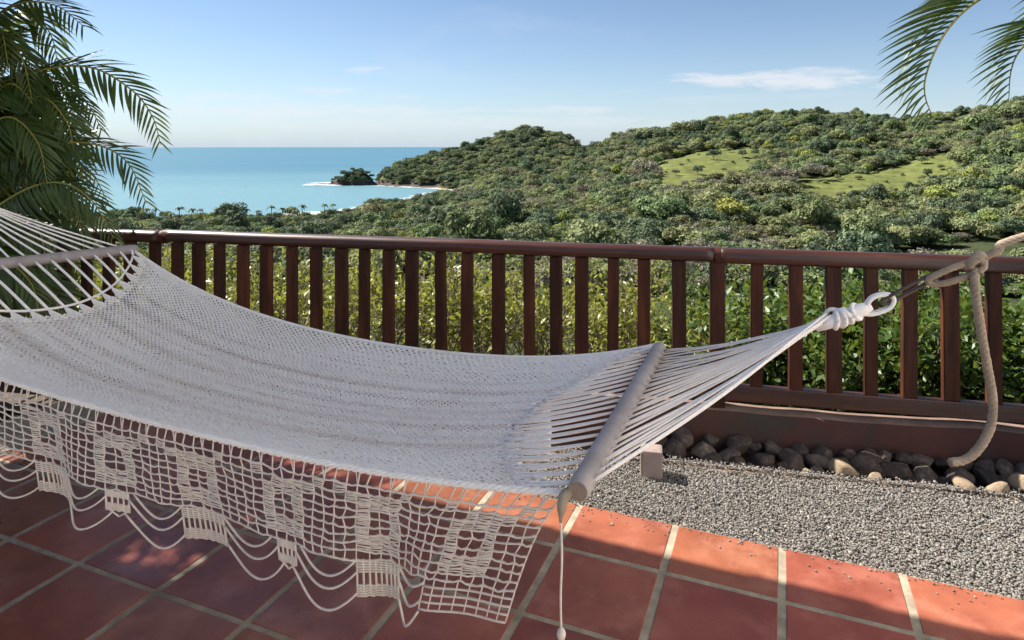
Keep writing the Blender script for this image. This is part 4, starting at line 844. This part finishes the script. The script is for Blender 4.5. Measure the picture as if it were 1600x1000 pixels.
# ------------------------------------------------------------------ shrubs behind the railing
def shrub_meshes(seed, w, h, nst, nleaf, lsize, lm, dense, straight=0.5):
    r = np.random.default_rng(seed); st = MB(); lf = MB(); tips = []
    def grow(p, d, L_, r0, lvl):
        n = 6; pts = [p]; 
        for i in range(n):
            d = d + r.normal(0, 0.22, 3) + np.array([0, 0, 0.06]); d /= np.linalg.norm(d); p = p + d * L_ / n; pts.append(p)
            if math.hypot(p[0], p[1]) > 0.56: d = d - np.array([p[0], p[1], 0]) * 0.9
        pts = np.array(pts); st.tube(pts, np.linspace(r0, r0 * 0.55, n + 1), 5, False)
        tips.extend([(q, lvl) for q in pts[2:]])
        if lvl < 3:
            for _ in range(3 if lvl < 2 else 2):
                k = r.integers(2, n + 1); nd = d + r.normal(0, 0.6, 3); nd[2] = abs(nd[2]) * 0.8 + 0.1; nd /= np.linalg.norm(nd); grow(pts[k], nd, L_ * r.uniform(0.5, 0.75), r0 * 0.55, lvl + 1)
    for i in range(nst):
        a = r.uniform(0, 6.28); p = np.array([r.uniform(-w / 2, w / 2) * 0.7, r.uniform(-0.2, 0.2), 0]); d = np.array([r.normal(0, 0.4), r.normal(0, 0.3), 1.0]); grow(p, d / np.linalg.norm(d), h * 0.52, r.uniform(0.008, 0.014), 0)
    tp = np.array([t[0] for t in tips if t[1] >= 1]); tp = tp[tp[:, 2] < h * 1.02]
    k = r.integers(len(tp), size=nleaf); p = tp[k] + r.normal(0, 0.045, (nleaf, 3)) * dense
    ok = (p[:, 2] < h) & (p[:, 2] > 0.05) & (np.hypot(p[:, 0], p[:, 1]) < 0.60) & ((p[:, 2] > 0.5 * h) | (r.random(nleaf) < (0.4 if lm == 'leaf_y' else 0.75))); p = p[ok]; n = len(p)
    d = r.normal(size=(n, 3)) + np.array([0, 0, 0.25]); d /= np.linalg.norm(d, axis=1)[:, None]
    nn = r.normal(0, 0.7, (n, 3)) + np.array([0, -0.2, 0.9]); s = np.cross(d, nn); s /= np.linalg.norm(s, axis=1)[:, None]; nn = np.cross(s, d)
    L_ = lsize * r.uniform(0.6, 1.25, n)[:, None]; W = L_ * 0.24
    V = np.stack([p, p + d * L_ * 0.38 + s * W + nn * L_ * 0.05, p + d * L_ * 0.45 - nn * 0.0, p + d * L_ * 0.38 - s * W + nn * L_ * 0.05, p + d * L_ - nn * L_ * 0.08], 1).reshape(-1, 3)
    b = np.arange(n)[:, None] * 5; Q = np.concatenate([b + [0, 1, 4, 2], b + [0, 2, 4, 3]])
    lf.add(V, Q, None, np.repeat(np.clip(r.normal(0.45, 0.25, n), 0, 1), 5))
    return st.mesh('stems', (M['twig'],), True), lf.mesh('foliage', (M[lm],), True)
SH = [shrub_meshes(11 + k, 0.75, 1.10, 7, 1500, 0.050, 'leaf_y', 1.1) for k in range(4)]
SG = [shrub_meshes(31 + k, 0.85, 1.12, 6, 3400, 0.068, 'leaf_g', 1.5) for k in range(3)]
def shrub(px_, n_, zb, s, me, lab, grp):
    e = ob('shrub', None, None, F2(s_of(px_, n_), n_, zb), lab, 'shrub', grp); e.rotation_euler.z = rng.uniform(0, 6.28); e.scale = (s, s, s * rng.uniform(0.92, 1.04))
    f = ob('foliage', me[1], e); f['kind'] = 'stuff'; ob('stem', me[0], e)
gy1 = 'yellow green shrubs behind the railing'; gg1 = 'glossy green shrubs behind the railing'
for k, a in enumerate(np.linspace(120, 1090, 15)):
    shrub(a + rng.uniform(-15, 15), 4.55 + rng.uniform(-0.15, 0.25), -0.36, rng.uniform(0.80, 1.05), SH[k % 4], '%s yellow green twiggy shrub from the palm, front row behind the railing' % nth(k), gy1)
for k, a in enumerate(np.linspace(160, 1060, 10)):
    shrub(a + rng.uniform(-20, 20), 5.35 + rng.uniform(-0.1, 0.3), -0.55, rng.uniform(1.0, 1.1), SH[(k + 1) % 4], '%s yellow green twiggy shrub from the palm, second row behind the railing' % nth(k), gy1)
for k, a in enumerate(np.linspace(1165, 1680, 8)):
    shrub(a + rng.uniform(-12, 12), 4.62 + rng.uniform(-0.08, 0.12), -0.42, rng.uniform(0.95, 1.02), SG[k % 3], '%s glossy green shrub from the rail joint, front row behind the railing' % nth(k), gg1)
for k, a in enumerate(np.linspace(1150, 1650, 6)):
    shrub(a + rng.uniform(-12, 12), 5.25 + rng.uniform(-0.1, 0.2), -0.55, rng.uniform(1.0, 1.08), SG[(k + 1) % 3], '%s glossy green shrub from the rail joint, second row behind the railing' % nth(k), gg1)

# ------------------------------------------------------------------ palms
def leaflet_mesh(droop, m, seed, wf=0.042):                     # unit-long blade along +X, folded along its midrib, bending down
    n = 8; q = np.linspace(0, 1, n); w = wf * np.sin(np.pi * np.clip(q * 0.9 + 0.1, 0, 1)) ** 0.6 * (1 - q ** 4 * 0.9) + 0.001
    xx_ = q - droop * 0.35 * q ** 2; zz = -droop * q ** 2.2
    V = np.concatenate([np.stack([xx_, w, zz + w * 0.45], -1), np.stack([xx_, 0 * w, zz], -1), np.stack([xx_, -w, zz + w * 0.45], -1)])
    Q = [(k * n + i, k * n + i + 1, (k + 1) * n + i + 1, (k + 1) * n + i) for k in range(2) for i in range(n - 1)]
    return V, np.array(Q)
LV = [leaflet_mesh(d, None, 0) for d in (0.10, 0.24, 0.42)] + [leaflet_mesh(0.34, None, 0, 0.025)]
LM = {}
for key, m_ in (('g', 'palm'), ('y', 'palm_y')):
    LM[key] = [new_mesh('leaflet', V, Q, None, (M[m_],), True, np.full(len(V), 0.5)) for V, Q in LV]
def frond(palm, ctrl, nl, ll, single, col='g', sides=None, droop=0.15, roll=0.75, dr=1, r0=0.010, seed=0, fwd=0.55, start=0.12):
    r = np.random.default_rng(seed); c = spline(ctrl, 60); L_ = np.cumsum(np.r_[0, np.linalg.norm(np.diff(c, axis=0), axis=1)]); L_ /= L_[-1]
    inv_ = Matrix.Translation(-palm.location)
    mb = MB(); mb.tube(c, np.linspace(r0, 0.0018, 60), 6); fo_ = ob('frond', mb.mesh('rachis', (M['rachis'],), True), palm); fo_.matrix_local = inv_
    tg = np.gradient(c, axis=0); tg /= np.linalg.norm(tg, axis=1)[:, None]; acc = MB()
    for i in range(nl):
        f = start + (1 - start) * (i + 0.5) / nl; p = np.array([np.interp(f, L_, c[:, k]) for k in range(3)]); t = np.array([np.interp(f, L_, tg[:, k]) for k in range(3)]); t /= np.linalg.norm(t)
        ln_ = ll * (0.35 + 0.65 * math.sin(math.pi * min(1, 0.18 + 0.86 * f)) ** 0.8)
        for sd in (0, 1):
            if sides is None:
                s = np.cross(t, (0, 0, 1)); s /= np.linalg.norm(s) + 1e-9; s = s * math.cos(roll) - np.cross(s, t) * math.sin(roll) * np.sign(np.cross(s, t)[2] + 1e-9); s = s if sd == 0 else -s
                d = s + t * (fwd + 0.7 * f) + np.array([0, 0, -droop]) + r.normal(0, 0.07, 3)
            else:
                d = sides[sd] + t * (fwd + 0.75 * f ** 2 + 0.35 * sd) + r.normal(0, 0.035, 3)
            d /= np.linalg.norm(d); y_ = t - d * np.dot(t, d); y_ /= np.linalg.norm(y_); z_ = np.cross(d, y_)
            if z_[2] < 0: y_, z_ = -y_, -z_
            if sides is not None:                      # hanging frond: blades bend towards the frond tip
                c_ = np.cross(d, y_); tt2 = t - d * np.dot(t, d); tt2 /= np.linalg.norm(tt2); z_ = -tt2 * 0.75 + np.cross(d, tt2) * 0.66; z_ /= np.linalg.norm(z_); y_ = np.cross(z_, d)
            ll_ = ln_ * r.uniform(0.9, 1.08) * (0.8 if sides is not None and sd else 1.0); kdr = int(np.clip(dr + r.integers(-1, 2), 0, 2)) if sides is None else dr
            mt = Matrix(((d[0] * ll_, y_[0] * ll_, z_[0] * ll_, p[0]), (d[1] * ll_, y_[1] * ll_, z_[1] * ll_, p[1]), (d[2] * ll_, y_[2] * ll_, z_[2] * ll_, p[2]), (0, 0, 0, 1)))
            if single:
                o = ob('leaflet', LM[col][kdr], fo_); o.matrix_local = mt
            else:
                V, Q = LV[kdr]; Mx = np.array(mt); acc.add(V @ Mx[:3, :3].T + Mx[:3, 3], Q, None, r.uniform(0.2, 0.9))
    if not single: ob('leaflets', acc.mesh('leaflets', (M['palm_y' if col == 'y' else 'palm'],), True), fo_, kind='stuff')
    return fo_
base_l = Vector((-3.75, 4.15, -0.12))
palm_l = ob('palm', None, None, base_l, 'bushy clump of feathery green palm fronds at the left end of the railing', 'palm tree')
for k in range(6):
    mb = MB(); a = np.array([base_l.x + rng.normal(0, 0.18), base_l.y + rng.normal(0, 0.15), -0.2]); mb.tube(spline([a, a + (rng.normal(0, .08), rng.normal(0, .08), 0.9), a + (rng.normal(0, .2), rng.normal(0, .2), 1.7)], 8), np.linspace(0.035, 0.02, 8), 8)
    o = ob('stem', mb.mesh('stem', (M['palmstem'],), True), palm_l); o.matrix_local = Matrix.Translation(-base_l)
frond(palm_l, [P(-150, 260, 4.0), P(-60, 80, 3.95), P(20, 10, 3.9), P(85, 8, 3.85), P(132, 42, 3.8)], 42, 0.36, True, seed=1, dr=1)
frond(palm_l, [P(-150, 330, 4.0), P(-40, 160, 3.95), P(60, 112, 3.9), P(140, 105, 3.85), P(205, 140, 3.8), P(238, 182, 3.78), P(251, 226, 3.76)], 50, 0.33, True, seed=2, dr=1, droop=0.2)
frond(palm_l, [P(-150, 380, 4.0), P(-20, 270, 3.9), P(80, 228, 3.8), P(150, 226, 3.75), P(200, 255, 3.7), P(229, 318, 3.66)], 48, 0.30, True, seed=3, dr=1, droop=0.3)
frond(palm_l, [P(-120, 380, 3.95), P(0, 300, 3.9), P(90, 262, 3.88), P(140, 270, 3.86), P(170, 318, 3.84)], 32, 0.20, False, 'y', seed=4)
frond(palm_l, [P(-120, 420, 3.8), P(0, 320, 3.7), P(80, 285, 3.62), P(140, 310, 3.56), P(178, 372, 3.5)], 44, 0.30, False, seed=5, droop=0.5, dr=2)
frond(palm_l, [P(-150, 300, 4.2), P(-20, 170, 4.2), P(90, 130, 4.2), P(135, 160, 4.2), P(160, 205, 4.2)], 40, 0.30, False, seed=6, droop=0.5)
fr_rng = np.random.default_rng(99)
for k in range(42):
    d0 = fr_rng.uniform(3.7, 4.6); a = fr_rng.uniform(-0.35, 1.75); Lp = fr_rng.uniform(150, 270); bx, by = fr_rng.uniform(-190, -60), fr_rng.uniform(240, 400)
    ex_, ey_ = bx + Lp * math.cos(a) * 0.9, by - Lp * math.sin(a) * 1.25; ex_ = min(ex_, 105)
    frond(palm_l, [P(bx, by, d0), P(bx + (ex_ - bx) * 0.4, by + (ey_ - by) * 0.62, d0 - 0.05), P(bx + (ex_ - bx) * 0.78, by + (ey_ - by) * 0.98, d0 - 0.1), P(ex_ + 12, ey_ + 40, d0 - 0.15), P(ex_ + 28, ey_ + 105, d0 - 0.2)], 34, fr_rng.uniform(0.27, 0.36), False, seed=100 + k, droop=fr_rng.uniform(0.2, 0.6), dr=1 + k % 2)
for k in range(8):                                     # higher fronds above the frame
    a = fr_rng.uniform(0.3, 2.2); b0 = np.array([-3.9 + fr_rng.normal(0, 0.15), 4.15 + fr_rng.normal(0, 0.2), 1.7]); dv = np.array([math.cos(a) * 0.9, fr_rng.uniform(-0.6, 0.3), 0])
    frond(palm_l, [b0, b0 + dv * 0.3 + (0, 0, 0.9), b0 + dv * 0.8 + (0, 0, 1.35), b0 + dv * 1.3 + (0, 0, 1.2), b0 + dv * 1.6 + (0, 0, 0.85)], 34, 0.36, False, seed=300 + k)
base_r = Vector((4.05, 4.4, -0.25))
palm_r = ob('palm', None, None, base_r, 'palm whose two arching fronds hang into the top right corner', 'palm tree')
crown_r = np.array([3.25, 3.55, 3.05]); mb = MB(); mb.tube(spline([np.array(base_r) + (0, 0, -0.2), np.array([3.9, 4.2, 1.4]), crown_r + (0.15, 0.15, -0.1), crown_r], 12), np.linspace(0.07, 0.035, 12), 10)
o = ob('trunk', mb.mesh('trunk', (M['palmstem'],), True), palm_r); o.matrix_local = Matrix.Translation(-base_r)
SL = (np.array([-1.0, -0.25, 0.16]), np.array([-0.92, 0.42, 0.10]))
frond(palm_r, [crown_r, P(1640, -90, 3.35), P(1575, -30, 3.25), P(1510, 14, 3.2), P(1470, 62, 3.2), P(1447, 118, 3.2), P(1446, 152, 3.2), P(1459, 186, 3.2)], 44, 0.56, True, sides=SL, dr=3, fwd=0.10, seed=21, start=0.22)
frond(palm_r, [crown_r, P(1700, 0, 3.4), P(1640, 40, 3.35), P(1597, 75, 3.3), P(1580, 110, 3.3), P(1576, 160, 3.3)], 36, 0.50, True, sides=SL, dr=3, fwd=0.10, seed=22, start=0.2)
for k in range(5):
    a = 0.4 + k * 0.9 - 1.2; dv = np.array([math.cos(a), math.sin(a), 0])
    frond(palm_r, [crown_r, crown_r + dv * 0.4 + (0, 0, 0.5), crown_r + dv * 0.95 + (0, 0, 0.6), crown_r + dv * 1.4 + (0, 0, 0.2)], 30, 0.4, False, seed=40 + k)
